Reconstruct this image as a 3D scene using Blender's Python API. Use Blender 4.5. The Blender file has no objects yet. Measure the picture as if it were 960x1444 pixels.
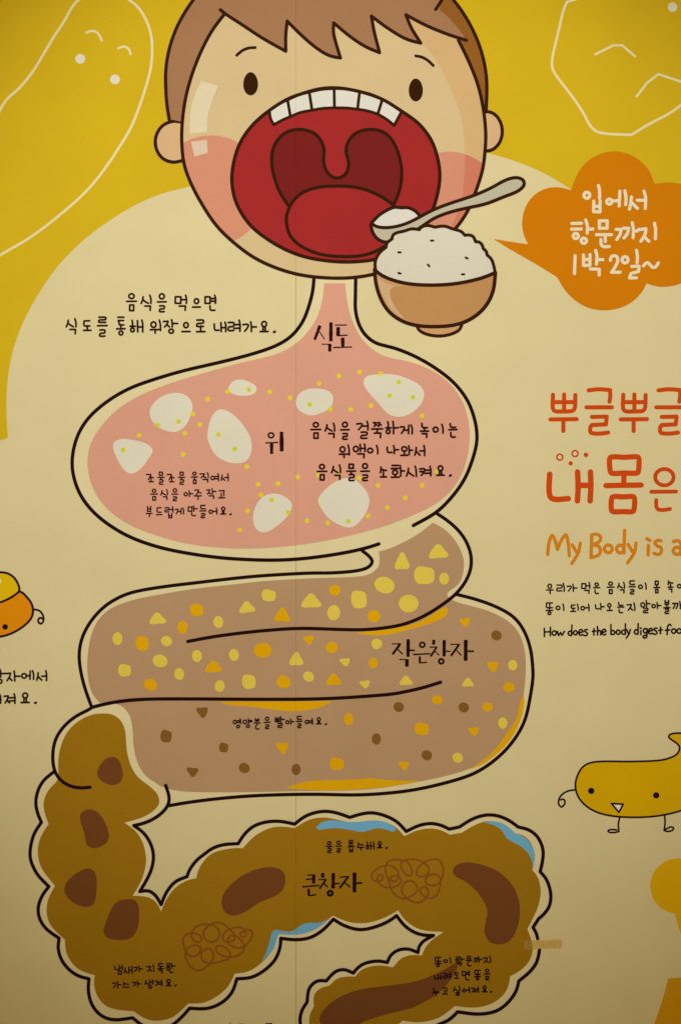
import bpy, math, random
from mathutils import Vector

random.seed(7)
scene = bpy.context.scene
COL = scene.collection

# ------------------------------------------------------------------ scale
S = 0.0015            # metres per unit of the artwork (960 x 1444 units)
CX, CY, ZC = 480.0, 722.0, 1.45
LV = 0.0001          # one printed layer above the next, metres


def W(x, y, lev=0.0):
    return Vector(((x - CX) * S, -lev * LV, (CY - y) * S + ZC))


# ------------------------------------------------------------------ camera
DIST = 3.15
cam_data = bpy.data.cameras.new("camera")
cam = bpy.data.objects.new("camera", cam_data)
COL.objects.link(cam)
cam.location = (0.0, -DIST, ZC)
cam.rotation_euler = (math.radians(90), 0, 0)
cam_data.sensor_fit = 'VERTICAL'
cam_data.angle_y = 2 * math.atan(0.5 * 1444 * S / DIST)
cam_data.clip_start = 0.05
cam_data.clip_end = 60
scene.camera = cam

# ------------------------------------------------------------------ light
scene.view_settings.view_transform = 'Standard'
scene.view_settings.look = 'None'
scene.view_settings.exposure = 0.0
scene.view_settings.gamma = 1.0
world = bpy.data.worlds.new("World")
scene.world = world
world.use_nodes = True
bg = world.node_tree.nodes["Background"]
bg.inputs[0].default_value = (1.0, 0.712, 0.260, 1)     # dim warm glow of the room
bg.inputs[1].default_value = 0.287

lamp = bpy.data.lights.new("gallery_spot", 'SPOT')
lamp.energy = 130
lamp.color = (0.997, 1.0, 0.900)
lamp.spot_size = 2 * 0.5676
lamp.spot_blend = 0.678
lamp.shadow_soft_size = 0.06
spot = bpy.data.objects.new("gallery_spot", lamp)
COL.objects.link(spot)
spot.location = (-0.085, -2.279, ZC + 0.926)
aim = Vector((0.005, 0.0, ZC + 0.277))
spot.rotation_euler = (aim - spot.location).to_track_quat('-Z', 'Y').to_euler()

# ------------------------------------------------------------------ inks
PALETTE = dict(
    cream=(0.827, 0.744, 0.480),
    lining=(0.870, 0.790, 0.535),
    yellow=(0.739, 0.529, 0.019),
    white_line=(0.914, 0.838, 0.558),
    white_dot=(0.881, 0.861, 0.809),
    hair=(0.432, 0.227, 0.127),
    hair_shade=(0.332, 0.132, 0.027),
    skin=(0.763, 0.607, 0.370),
    skin_shade=(0.757, 0.518, 0.274),
    ear=(0.777, 0.535, 0.325),
    cheek=(0.761, 0.334, 0.248),
    cheek_shade=(0.710, 0.241, 0.173),
    shine_cheek=(0.806, 0.676, 0.578),
    shine=(0.861, 0.768, 0.614),
    mouth=(0.415, 0.029, 0.034),
    throat=(0.217, 0.018, 0.020),
    tooth=(0.837, 0.846, 0.867),
    ink_brown=(0.044, 0.013, 0.004),
    rice=(0.798, 0.774, 0.740),
    spoon=(0.600, 0.579, 0.486),
    bowl=(0.596, 0.325, 0.142),
    bowl_light=(0.719, 0.505, 0.309),
    bowl_edge=(0.682, 0.395, 0.210),
    bubble=(0.727, 0.242, 0.003),
    bubble_text=(0.920, 0.877, 0.729),
    pink=(0.807, 0.418, 0.343),
    lump=(0.854, 0.834, 0.790),
    drop=(0.884, 0.775, 0.038),
    drop_green=(0.703, 0.780, 0.042),
    tan=(0.549, 0.353, 0.223),
    pale_bit=(0.881, 0.701, 0.118),
    orange_bit=(0.880, 0.486, 0.003),
    brown_bit=(0.269, 0.129, 0.034),
    colon=(0.405, 0.217, 0.011),
    stool=(0.206, 0.074, 0.024),
    water=(0.189, 0.537, 0.970),
    scribble=(0.310, 0.109, 0.018),
    ink=(0.020, 0.005, 0.003),
    ink_text=(0.032, 0.006, 0.004),
    heading=(0.708, 0.082, 0.007),
    subheading=(0.775, 0.280, 0.013),
    mascot_orange=(0.871, 0.326, 0.005),
    mascot_cap=(0.855, 0.595, 0.007),
    mascot_yellow=(0.798, 0.506, 0.003),
    white=(0.920, 0.920, 0.920),
    blob=(0.852, 0.519, 0.006),
    patch=(0.753, 0.390, 0.010),
)
MATS = {}


def ink(name):
    """A printed matt vinyl ink: flat colour with faint mottling and a fine surface grain."""
    if name in MATS:
        return MATS[name]
    m = bpy.data.materials.new("ink_" + name)
    m.use_nodes = True
    nt = m.node_tree
    b = nt.nodes["Principled BSDF"]
    geo = nt.nodes.new("ShaderNodeNewGeometry")
    n1 = nt.nodes.new("ShaderNodeTexNoise")
    n1.inputs['Scale'].default_value = 420
    n1.inputs['Detail'].default_value = 3
    n2 = nt.nodes.new("ShaderNodeTexNoise")
    n2.inputs['Scale'].default_value = 7
    n2.inputs['Detail'].default_value = 4
    for n in (n1, n2):
        nt.links.new(geo.outputs['Position'], n.inputs['Vector'])
    add = nt.nodes.new("ShaderNodeMath"); add.operation = 'ADD'
    nt.links.new(n1.outputs['Fac'], add.inputs[0]); nt.links.new(n2.outputs['Fac'], add.inputs[1])
    mr = nt.nodes.new("ShaderNodeMapRange")
    mr.inputs['From Min'].default_value = 0.5; mr.inputs['From Max'].default_value = 1.5
    mr.inputs['To Min'].default_value = 0.93; mr.inputs['To Max'].default_value = 1.07
    nt.links.new(add.outputs[0], mr.inputs['Value'])
    mix = nt.nodes.new("ShaderNodeVectorMath"); mix.operation = 'SCALE'
    mix.inputs[0].default_value = PALETTE[name]
    nt.links.new(mr.outputs[0], mix.inputs['Scale'])
    nt.links.new(mix.outputs[0], b.inputs['Base Color'])
    b.inputs['Roughness'].default_value = 0.7
    b.inputs['Specular IOR Level'].default_value = 0.03
    bump = nt.nodes.new("ShaderNodeBump")
    bump.inputs['Strength'].default_value = 0.12
    bump.inputs['Distance'].default_value = 0.0006
    n3 = nt.nodes.new("ShaderNodeTexNoise")
    n3.inputs['Scale'].default_value = 260
    nt.links.new(geo.outputs['Position'], n3.inputs['Vector'])
    nt.links.new(n3.outputs['Fac'], bump.inputs['Height'])
    nt.links.new(bump.outputs[0], b.inputs['Normal'])
    MATS[name] = m
    return m


# ------------------------------------------------------------------ 2-D drawing tools
def parse(s):
    """'x,y x,y! ...' -> [(x, y, corner)]"""
    if not isinstance(s, str):
        return [(p[0], p[1], bool(p[2]) if len(p) > 2 else False) for p in s]
    out = []
    for tok in s.split():
        c = tok.endswith('!')
        a, b = tok.rstrip('!').split(',')
        out.append((float(a), float(b), c))
    return out


def catmull(P, closed, n):
    out = []
    m = len(P)
    segs = m if closed else m - 1
    for i in range(segs):
        if closed:
            p0, p1, p2, p3 = P[(i - 1) % m], P[i], P[(i + 1) % m], P[(i + 2) % m]
        else:
            p1, p2 = P[i], P[i + 1]
            p0 = P[i - 1] if i > 0 else (2 * p1[0] - p2[0], 2 * p1[1] - p2[1])
            p3 = P[i + 2] if i + 2 < m else (2 * p2[0] - p1[0], 2 * p2[1] - p1[1])
        d = [max(1e-6, math.hypot(b[0] - a[0], b[1] - a[1]) ** 0.5) for a, b in ((p0, p1), (p1, p2), (p2, p3))]
        t0, t1 = 0.0, d[0]
        t2 = t1 + d[1]
        t3 = t2 + d[2]
        for k in range(n):
            t = t1 + (t2 - t1) * k / n

            def L(a, b, ta, tb):
                f = (t - ta) / (tb - ta)
                return (a[0] + (b[0] - a[0]) * f, a[1] + (b[1] - a[1]) * f)
            a1, a2, a3 = L(p0, p1, t0, t1), L(p1, p2, t1, t2), L(p2, p3, t2, t3)
            b1, b2 = L(a1, a2, t0, t2), L(a2, a3, t1, t3)
            out.append(L(b1, b2, t1, t2))
    if not closed:
        out.append((P[-1][0], P[-1][1]))
    return out


def relax(d, ring, it=4):
    """ease small kinks out of a long smooth curve"""
    for _ in range(it):
        e = list(d)
        m = len(d)
        for i in range(m):
            if not ring and i in (0, m - 1):
                continue
            a, b = d[i - 1], d[(i + 1) % m]
            e[i] = (d[i][0] * .5 + (a[0] + b[0]) * .25, d[i][1] * .5 + (a[1] + b[1]) * .25)
        d = e
    return d


def dense(path, closed=False, n=6):
    """-> list of smooth pieces (each a list of points) split at the corners"""
    P = parse(path)
    if closed:
        ci = [i for i, p in enumerate(P) if p[2]]
        if not ci:
            d = catmull(P, True, n)
            if n >= 6:
                d = relax(d, True)
            return [d + [d[0]]]
        P = P[ci[0]:] + P[:ci[0]] + [P[ci[0]]]
    pieces, cur = [], [P[0]]
    for i, p in enumerate(P[1:], 1):
        cur.append(p)
        if p[2] and i < len(P) - 1:
            pieces.append(cur)
            cur = [p]
    pieces.append(cur)
    out = []
    for c in pieces:
        d = catmull(c, False, n) if len(c) > 2 else [(c[0][0], c[0][1]), (c[1][0], c[1][1])]
        out.append(relax(d, False) if n >= 6 and len(c) > 3 else d)
    return out


def flat(path, closed=True, n=6):
    pts = []
    for pc in dense(path, closed, n):
        pts += pc if not pts else pc[1:]
    if closed and math.hypot(pts[0][0] - pts[-1][0], pts[0][1] - pts[-1][1]) < 1e-6:
        pts = pts[:-1]
    return pts


def ell(cx, cy, rx, ry, n=40, rot=0.0):
    o = []
    for i in range(n):
        a = 2 * math.pi * i / n
        x, y = rx * math.cos(a), ry * math.sin(a)
        o.append((cx + x * math.cos(rot) - y * math.sin(rot), cy + x * math.sin(rot) + y * math.cos(rot)))
    return o


class Art:
    """Collects printed shapes; build() links them as ONE mesh object."""

    def __init__(self, lev=1.0):
        self.v, self.f, self.m, self.mats = [], [], [], []
        self.lev = lev
        self.k = 0

    def slot(self, mat):
        if mat not in self.mats:
            self.mats.append(mat)
        return self.mats.index(mat)

    def face(self, pts, mat, lev):
        b = len(self.v)
        # keep every face turned towards the viewer
        ar = sum(pts[i][0] * pts[(i + 1) % len(pts)][1] - pts[(i + 1) % len(pts)][0] * pts[i][1] for i in range(len(pts)))
        if ar > 0:
            pts = pts[::-1]
        for p in pts:
            self.v.append((p[0], p[1], lev))
        self.f.append(list(range(b, b + len(pts))))
        self.m.append(self.slot(mat))

    def fill(self, path, mat, lev=None, raw=False, n=6):
        pts = path if raw else flat(path, True, n)
        self.face(pts, mat, self.lev if lev is None else lev)
        return self

    def next(self, lev):
        self.k += 1
        return (self.lev if lev is None else lev) + self.k * 0.02

    def disc(self, x, y, r, mat, lev=None, n=14):
        self.face(ell(x, y, r, r, n), mat, self.next(lev))
        return self

    def stroke(self, path, w, mat, lev=None, closed=False, n=6, cap=True, w2=None):
        if isinstance(path, list) and path and len(path[0]) == 2 and n == 0:
            pieces = [path]
        else:
            pieces = dense(path, closed, n)
        tot = len(pieces)
        for pi, pc in enumerate(pieces):
            q = [pc[0]]
            for p in pc[1:]:
                if math.hypot(p[0] - q[-1][0], p[1] - q[-1][1]) > 1e-4:
                    q.append(p)
            if len(q) < 2:
                continue
            L = [0.0]
            for a, b in zip(q, q[1:]):
                L.append(L[-1] + math.hypot(b[0] - a[0], b[1] - a[1]))
            ring = closed and tot == 1
            left, right = [], []
            for i, p in enumerate(q):
                if ring and i in (0, len(q) - 1):
                    a, b = q[-2], q[1]
                else:
                    a, b = q[max(0, i - 1)], q[min(len(q) - 1, i + 1)]
                dx, dy = b[0] - a[0], b[1] - a[1]
                d = math.hypot(dx, dy) or 1
                ww = w if w2 is None else w + (w2 - w) * L[i] / L[-1]
                nx, ny = -dy / d * ww / 2, dx / d * ww / 2
                left.append((p[0] + nx, p[1] + ny)); right.append((p[0] - nx, p[1] - ny))
            # on the inside of a tight turn the edge waits instead of folding back over itself
            for side in (left, right):
                for i in range(1, len(side)):
                    tx, ty = q[i][0] - q[i - 1][0], q[i][1] - q[i - 1][1]
                    if (side[i][0] - side[i - 1][0]) * tx + (side[i][1] - side[i - 1][1]) * ty <= 0:
                        side[i] = side[i - 1]
            lv = self.next(lev)
            # the strip climbs a hair along its length, so a loop that crosses itself never lies in its own plane
            b0 = len(self.v)
            for i, (l, r) in enumerate(zip(left, right)):
                z = lv + 0.05 * i / len(q)
                self.v.append((l[0], l[1], z)); self.v.append((r[0], r[1], z))
            si = self.slot(mat)
            for i in range(len(q) - 1):
                a = b0 + 2 * i
                self.f.append([a, a + 2, a + 3, a + 1]); self.m.append(si)
            self.k += 3
            wa, wb = w, (w if w2 is None else w2)
            ns = 10 if w < 3.2 else 20
            if not ring:
                if cap or pi > 0:
                    self.disc(q[0][0], q[0][1], wa / 2, mat, lev, ns)
                if cap or pi < tot - 1:
                    self.disc(q[-1][0], q[-1][1], wb / 2, mat, lev, ns)
        return self

    def ring(self, cx, cy, rx, ry, w, mat, lev=None, n=28):
        p = ell(cx, cy, rx, ry, n)
        self.k += 1
        return self.stroke(p, w, mat, lev, closed=True, n=2)

    def build(self, name, parent=None, origin=None):
        if parent is not None:
            org = parent['_o']
            ox, oy = org
        else:
            if origin is None:
                xs = [p[0] for p in self.v]; ys = [p[1] for p in self.v]
                origin = ((min(xs) + max(xs)) / 2, max(ys))
            ox, oy = origin
        me = bpy.data.meshes.new(name)
        me.from_pydata([((x - ox) * S, -z * LV, (oy - y) * S) for x, y, z in self.v], [], self.f)
        for mt in self.mats:
            me.materials.append(ink(mt))
        me.polygons.foreach_set("material_index", self.m)
        # turn faces towards -Y (towards the viewer)
        me.update()
        flip = [p.index for p in me.polygons if p.normal.y > 0]
        if flip:
            fs = set(flip)
            faces = [list(reversed(f)) if i in fs else f for i, f in enumerate(self.f)]
            vs = [tuple(v.co) for v in me.vertices]
            me.clear_geometry()
            me.from_pydata(vs, [], faces)
            me.polygons.foreach_set("material_index", self.m)
            me.update()
        o = bpy.data.objects.new(name, me)
        COL.objects.link(o)
        o['_o'] = (ox, oy)
        if parent is not None:
            o.parent = parent
        else:
            o.location = W(ox, oy, 0)
        return o


def tag(o, label=None, cat=None, group=None, kind=None):
    if label: o['label'] = label
    if cat: o['category'] = cat
    if group: o['group'] = group
    if kind: o['kind'] = kind
    return o


def thing(name, label, cat, x, y, group=None):
    o = bpy.data.objects.new(name, None)
    o.empty_display_size = 0.05
    COL.objects.link(o)
    o.location = W(x, y, 0)
    o['_o'] = (x, y)
    return tag(o, label, cat, group)


# ================================================================== WALL PANELS
def board(name, x0, x1, y0, y1, label):
    t = 0.018
    vs = []
    for x, y in ((x0, y0), (x1, y0), (x1, y1), (x0, y1)):
        vs.append(((x - x0) * S, 0, (y1 - y) * S))
    for x, y in ((x0, y0), (x1, y0), (x1, y1), (x0, y1)):
        vs.append(((x - x0) * S, t, (y1 - y) * S))
    fs = [(0, 3, 2, 1), (4, 5, 6, 7), (0, 1, 5, 4), (1, 2, 6, 5), (2, 3, 7, 6), (3, 0, 4, 7)]
    me = bpy.data.meshes.new(name)
    me.from_pydata(vs, [], fs)
    me.materials.append(ink('cream'))
    o = bpy.data.objects.new(name, me)
    COL.objects.link(o)
    o.location = W(x0, y1, 0)
    o['_o'] = (x0, y1)
    return tag(o, label, 'wall panel')


SEAM = 417.1
Y0, Y1 = -330, 1660
pl = board('mural_panel', -420, SEAM - 0.15, Y0, Y1, 'cream mural board left of the fine vertical seam, yellow field at its top')
pr = board('mural_panel', SEAM + 0.15, 1420, Y0, Y1, 'cream mural board right of the fine vertical seam, under the orange bubble and headings')

# yellow fields and yellow corner shapes printed on the boards
A_LEFT = "-420,655! 0,621 11.7,617.5! 9.5,580 11,538 18,497 32,457 50,422 78,380 100.8,355 121.7,335.4 146.7,316.7 171.7,300 200,284.5 230,272.5 268,263 300,252 350,238 416.4,226! 416.4,-330! -420,-330!"
Art(1).fill(A_LEFT, 'yellow').build('yellow_field', pl)
A_RIGHT = "416.8,-330! 416.8,222! 500,205 600,205 685,215.5 710,222 740,232.5 752.5,237.5 782.5,253 803,266.5 860,302 920,350 980,410 1040,490 1080,600! 1420,640! 1420,-330!"
Art(1).fill(A_RIGHT, 'yellow').build('yellow_field', pr)

# ================================================================== WHITE LINE CREATURES
t = thing('line_creature', 'white outlined bean shaped creature with two cheek dots on the yellow field at left', 'drawing', 70, 360)
Art(2).stroke("-30,380 0,360 40,337 80,307 120,272 147.5,239 170,205 185,180 196,152.5 206,122.5 213,95 215,70 213,47.5 206,27.5 195,10 182.5,0 165,-12 145,-18 125,-12 111,0 102.5,9 92.5,27.5 77.5,50 62.5,75 47.5,100 35,116 25,127 12.5,137.5 4,149 0,156 -8,175 -25,195", 3.6, 'white_line').build('outline', t)
for p in ("122,46 131,43.5 139,47.5 144,57", "167,68 176,65.5 182,69.5 184.5,76.5"):
    Art(2).stroke(p, 3.2, 'white_line').build('eye', t)
for x, y in ((113.5, 83), (162.5, 112)):
    Art(2).disc(x, y, 6.9, 'white_dot', n=28).build('cheek', t)

t = thing('line_creature', 'angular white outlined creature on the yellow field above the orange speech bubble', 'drawing', 880, 190)
Art(2).stroke("860,-14 830,-8 805,1 799,2.5! 794,14 789,35 782.5,62.5 778,82.5 778,95 782.5,105 802.5,131 822.5,160 830,175 840,185.5 860,189 890,190! 912.5,176 945,159 960,147.5 990,128 1010,95 1015,40 990,0 960,-14", 3.6, 'white_line').build('outline', t)
Art(2).stroke("839,76.5! 864,64! 877,64! 894.5,79.5!", 3.4, 'white_line').build('eyebrow', t)
Art(2).stroke("897,136! 911,117.5! 927.5,104.5! 960,115.5! 975,124!", 3.4, 'white_line').build('mouth', t)
Art(2).disc(947.5, 10, 6.7, 'white_dot', n=28).build('eye', t)

# ================================================================== SMALL INTESTINE
SI1 = "511,777 520,784 525,792 519,800 502.5,805 465,808 440,808 375,811.5 340,814.5 275,822 230,827.5 187.5,835 165,844 145,857.5 127.5,877.5 116,900 112,922.5 114,945 120,970 129.5,996.5"
SI2 = "614,723 635,737.5 652.5,756 662.5,777.5 664,797.5 657.5,817.5 642.5,837.5 620,855 595,870 570,880 545,885 512.5,888 475,887.5 425,886 387.5,888 350,891.5 325,894.5 300,898 265,904.5"
SI3 = "642.5,838 670,845 700,856 725,871 740,892.5 748,917.5 750.5,940 751,955 747.5,980 740,1015 725,1042.5 702.5,1067.5 670,1090 627.5,1104 582.5,1114 540,1119 500,1121 450,1120 400,1120.5 350,1122.5 300,1127 262,1132 239,1136"
SI4 = "129.5,997.5 162.5,990 200,986.2 250,985.5 340,986 425,986 475,984.5 540,980 557.5,978 595,970 621,962"
t = thing('small_intestine', 'coiled tan small intestine full of yellow bits below the pink stomach', 'intestine', 440, 1136)
a = Art(2)
a.fill("511,777 520,784 525,792 519,800 502.5,805 465,808 440,808 375,811.5 340,814.5 275,822 230,827.5 187.5,835 165,844 145,857.5 127.5,877.5 116,900 112,922.5 114,945 120,970 129.5,996.5! 160,1040 200,1100 239,1136! 262,1132 300,1127 350,1122.5 400,1120.5 450,1120 500,1121 540,1119 582.5,1114 627.5,1104 670,1090 702.5,1067.5 725,1042.5 740,1015 747.5,980 751,955 750.5,940 748,917.5 740,892.5 725,871 700,856 670,845 642.5,838! 657.5,817.5 664,797.5 662.5,777.5 652.5,756 635,737.5 614,723! 560,740!", 'lining')
a.stroke(SI1, 4.9, 'ink', 2.9)
a.stroke(SI3, 4.9, 'ink', 2.9)
a.build('intestine_wall', t)
a = Art(3.4)
a.fill("534,777.5! 547.5,774 570,764 590,752.5 610,737! 625,745 640,760 651,780 654,797.5 650,817.5 643,827 634,833 630,837.5 632,842 641,848 670,856 695,864 720,879 732.5,895 739.5,917.5 741,945 737.5,982 732,1002 720,1032 695,1062 660,1085 602,1100 545,1110 500,1114.5 425,1115.5 350,1117 275,1117 250,1115 227.5,1109 207.5,1096 195,1077.5 189,1055 187,1025 182.5,1007.5 172.5,996 158,991! 141,991! 130,977.5 124,952.5 124,925 129,895 140,872.5 157.5,857.5 187.5,846 230,837.5 275,830 340,823 375,819 450,815 510,812.5 525,807.5 534,797.5 535,787.5", 'tan')
a.stroke(SI2, 4.9, 'ink', 4.6)
a.stroke(SI4, 4.9, 'ink', 4.6)
a.build('intestine_filling', t)
NUTR = [
    ("502,892 520,890.5 560,885.5 595,875.5 627.5,855.5 631,859 629,867.5 617.5,875 582.5,886 552.5,894 532,896 515,895", 'orange nutrient smear under the upper fold of the small intestine'),
    ("309,989.5! 345,989.2 417.5,989 470,988.5! 455,996 435,1001 407.5,1003 380,1000 350,996 325,994.5", 'orange nutrient smear under the middle fold, above the writing'),
    ("402.5,1111.5! 420,1105 445,1100.5 475,1100 500,1099 520,1097.2 550,1100.5 595,1101! 570,1106 520,1112 475,1114.3 450,1114.6", 'orange nutrient smear along the bottom edge of the small intestine'),
    ("738,980! 732.5,992.5 727.5,1015 715,1032.5 705,1047.5 690,1065 660,1085.3! 680,1078 697,1065.5 712,1052 725,1034 735,1011 739,990", 'orange nutrient smear along the right edge of the small intestine'),
]
for p, lab in NUTR:
    tag(Art(4.0).fill(p, 'orange_bit').build('nutrient_smear'), lab, 'nutrient')

# ---- food bits in the small intestine: one mesh per shape and ink, copied
def bit_shape(kind):
    if kind == 'oval':
        return ell(0, 0, .5, .5, 24)
    if kind == 'wedge':
        return flat("-0.49,0.30 -0.42,0.46 0,0.44 0.4,0.41 0.5,0.24 0.27,-0.15 0.1,-0.43 -0.08,-0.48 -0.22,-0.3", True, 5)
    if kind == 'inverted_wedge':
        return flat("-0.49,-0.3 -0.38,-0.44 0,-0.44 0.4,-0.47 0.5,-0.3 0.36,0.15 0.18,0.43 0.02,0.46 -0.2,0.2", True, 5)
    return flat("-0.44,-0.3 -0.3,-0.47 0.1,-0.44 0.44,-0.3 0.49,0.05 0.4,0.4 0.05,0.49 -0.34,0.42 -0.5,0.1", True, 5)


BITS = """P wedge 222.5 872 24 17;O block 277.5 860 18 18;O oval 257.5 884.5 14 18;P oval 308 877 14 17;P oval 166 900.5 14 18
O block 201 907 18 21;P oval 235 904 16 14;P oval 226 932 21 18;P oval 278 925 14 17;O wedge 301 940 24 17;P block 176 945 18 18
P oval 253 950.5 14 17;O oval 212.5 965.5 19 16;P oval 310 967.5 14 17;P oval 330 923.5 14 17;P wedge 348.5 856 23 17;P block 379 839.5 20 17
O wedge 398 867 22 21;P wedge 439 847 29 21;O oval 472 832.5 16 15;P oval 470.5 864 18 22;P block 506 845 22 26;O oval 527 869 18 17
P oval 542 825 29 23;O oval 370.5 917 25 21;O inverted_wedge 435 903 15 13;O oval 467.5 913 17 15;P wedge 418 929 20 20;P inverted_wedge 486 934 15 12
P oval 531 908 15 15;O oval 526 935 13 15;P oval 435 954 16 14;O wedge 470.5 958 22 17;P block 351 961 19 21;O oval 400 961.5 20 18
P inverted_wedge 514 965.5 15 12;P wedge 567 791 21 26;P wedge 618 777.5 28 21;P block 598 811 29 26;P oval 626 816 14 17;P oval 576 851 28 25
O inverted_wedge 655 878 15 13;B oval 699.5 896 15 14;O inverted_wedge 694 940.5 16 16;P oval 722.5 938 13 15;P wedge 572.5 959.5 19 14
P wedge 659.5 962 17 13;O oval 717 969 16 14;O oval 616 987 15 13;B oval 562 997 15 14;B oval 653.5 997.5 15 14;O oval 687 997 15 13
P oval 708.5 1019.5 13 16;O block 594.5 1027.5 20 18;O inverted_wedge 667 1032 15 13;B oval 530.5 1042 13 16;B oval 601.5 1065 15 14
P oval 645 1068.5 15 14;O inverted_wedge 569 1080 15 13;O oval 491.5 1014 13 17;B block 315.5 1054 13 14;O inverted_wedge 398 1055.5 17 17
B oval 344.5 1083 16 14;B oval 417.5 1085 13 16;O block 475 1077 20 18;B inverted_wedge 285 1005 17 16;B block 234.5 1038 16 18;B inverted_wedge 271 1089 17 14"""
ROT = {(235, 904): .4, (226, 932): .3, (212.5, 965.5): .4, (371, 917): .3, (435, 954): .5, (400, 961.5): .5, (699.5, 896): .4,
       (562, 997): .4, (653.5, 997.5): .5, (601.5, 1065): .5, (344.5, 1083): .5, (645, 1068.5): .5, (542, 825): .3, (531, 908): -.4}
INKS = {'P': ('pale_bit', 'pale yellow'), 'O': ('orange_bit', 'orange'), 'B': ('brown_bit', 'brown')}
SHAPE_WORD = {'oval': 'oval', 'wedge': 'upright wedge', 'inverted_wedge': 'downward wedge', 'block': 'rounded block'}
ORD = ['first', 'second', 'third', 'fourth', 'fifth', 'sixth', 'seventh', 'eighth', 'ninth', 'tenth', 'eleventh', 'twelfth', 'thirteenth', 'fourteenth', 'fifteenth']


def loop_of(x, y):
    top_line = 904 - (x - 265) * .11 if x < 425 else 886 - max(0, x - 545) * .45
    if y < top_line and x < 650 and x > 240 or (x <= 240 and y < 890):
        return 'upper'
    if y < (986 if x < 475 else 986 - (x - 475) * .12) and x < 735:
        return 'middle'
    return 'lower'


rows = []
for tok in BITS.replace('\n', ';').split(';'):
    c, k, x, y, w, h = tok.split()
    x, y, w, h = map(float, (x, y, w, h))
    rows.append((c, k, x, y, w, h, loop_of(x, y)))
rank = {}
for r in rows:
    key = (r[0], r[1], r[6])
    rank.setdefault(key, []).append(r[2])
for v in rank.values():
    v.sort()
protos = {}
for c, k, x, y, w, h, lp in rows:
    if (c, k) not in protos:
        protos[(c, k)] = Art(5.0).fill(bit_shape(k), INKS[c][0], raw=True).build('food_bit', origin=(0, 0))
        o = protos[(c, k)]
    else:
        o = protos[(c, k)].copy()
        COL.objects.link(o)
    o.location = W(x, y, 0)
    o.scale = (w, 1, h)
    o.rotation_euler = (0, ROT.get((x, y), random.uniform(-.12, .12)), 0)
    xs = rank[(c, k, lp)]
    which = 'only' if len(xs) == 1 else ORD[xs.index(x)]
    lab = '%s %s %s food bit %sin %s intestine loop' % (which, INKS[c][1], SHAPE_WORD[k], '' if len(xs) == 1 else 'from left ', lp + ' small')
    tag(o, lab, 'food bit', '%s food bits in the small intestine' % INKS[c][1])

# ================================================================== STOMACH AND GULLET
ST_L = "443,388 441,410 436,430 427.5,452.5 412.5,472.5 392.5,486 360,498 310,511 260,522.5 217.5,535 180,549 147.5,569 122.5,592.5 108,619 102,650 105,675 115,700 132.5,722.5 157.5,742.5 187.5,759 227.5,772.5 270,781 302.5,785.5 330,788 385,790 430,787.5 480,780.5 515,773 534,767"
ST_R = "501.5,388 501,417.5 501,437.5 506,457.5 515,472.5 530,484 555,490.5 585,502.5 615,520 640,540 657.5,562.5 666,582 671,602 672,622.5 666,647.5 655,675 637.5,700 615,722.5 582.5,741"
t = thing('stomach', 'big pink stomach with a narrow gullet under the chin of the open mouthed boy', 'stomach', 390, 790)
a = Art(2.06)
rev = lambda s: ' '.join(reversed(s.split()))
a.fill("443,388! " + ' '.join(ST_L.split()[1:-1]) + " 534,767! 582.5,741! " + ' '.join(reversed(ST_R.split()[1:-1])) + " 501.5,388!", 'lining')
a.stroke(ST_L, 5.0, 'ink', 5.6)
a.stroke(ST_R, 5.0, 'ink', 5.6)
a.build('stomach_wall', t)
Art(5.3).fill("457,399.5! 486.5,399.5! 489,422.5 492.5,440 500,460 510,477.5 525,492.5 542.5,502.5 565,507.5 590,514 617.5,527.5 637.5,545 652.5,567.5 660,592.5 662,615 660,637.5 652.5,665 637.5,690 615,710 580,727.5 540,742.5 490,756 440,766 380,772.5 330,773.5 295,771 260,766 220,755 182.5,740 155,721 137.5,700 127.5,677.5 123.5,652.5 127.5,627.5 140,605 162.5,580 192.5,560 230,544 270,531 320,517 335,512.5 385,501 407.5,491 425,477.5 440,460 450,440 455,420", 'pink').build('stomach_filling', t)

LUMPS = [
    ("211,580 220,565 235,556 252.5,554 266,560 272,572.5 267.5,590 260,602.5 247.5,609.5 230,606 216,596", 'round white rice lump at upper left in the stomach, three droplets on it'),
    ("160,625 170,619 190,621 207.5,626 216,635 210,646 200,660 187.5,668 177.5,665 167.5,651 160.5,635", 'white rice lump shaped like a rounded triangle, furthest left in the stomach'),
    ("322,547.5 329,537.5 340,535 352.5,539 362,546 360,554 347.5,558 332.5,557 324,552.5", 'smallest white rice lump, a flat pebble near the top of the stomach'),
    ("292.5,612.5 297.5,590 307.5,577.5 320,579 335,590 344,601 354,619 354.5,637.5 347.5,650 335,653.5 317.5,650.5 302.5,640 294,622.5", 'tall egg shaped white rice lump left of the single large word'),
    ("417,567.5 421,556 432.5,549 450,548 465,552.5 470,561 466,575 452.5,582.5 437.5,586 425,581 419,575", 'pebble shaped white rice lump touching the seam under the gullet'),
    ("512,540 516,531 530,528 555,528 575,534 592.5,544 598,555 594,569 580,582.5 562.5,588 547.5,584 532.5,567.5 519,552.5", 'large white rice lump narrowing to the left at the upper right of the stomach'),
    ("357,727.5 361,712.5 372.5,699 390,696 405,702.5 412,712.5 406,727.5 392.5,740 375,751 362.5,747.5 357.5,737.5", 'slanted oval white rice lump at the bottom of the stomach left of the seam'),
    ("448,705 455,694 470,681 487.5,674 500,676 512.5,687.5 521,702.5 517.5,720 507.5,735 495,744 480,741 462.5,730 452.5,716", 'rounded diamond white rice lump under the three lines of writing in the stomach'),
]
for p, lab in LUMPS:
    tag(Art(5.9).fill(p, 'lump').build('rice_lump'), lab, 'rice lump', 'white rice lumps in the stomach')

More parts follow.
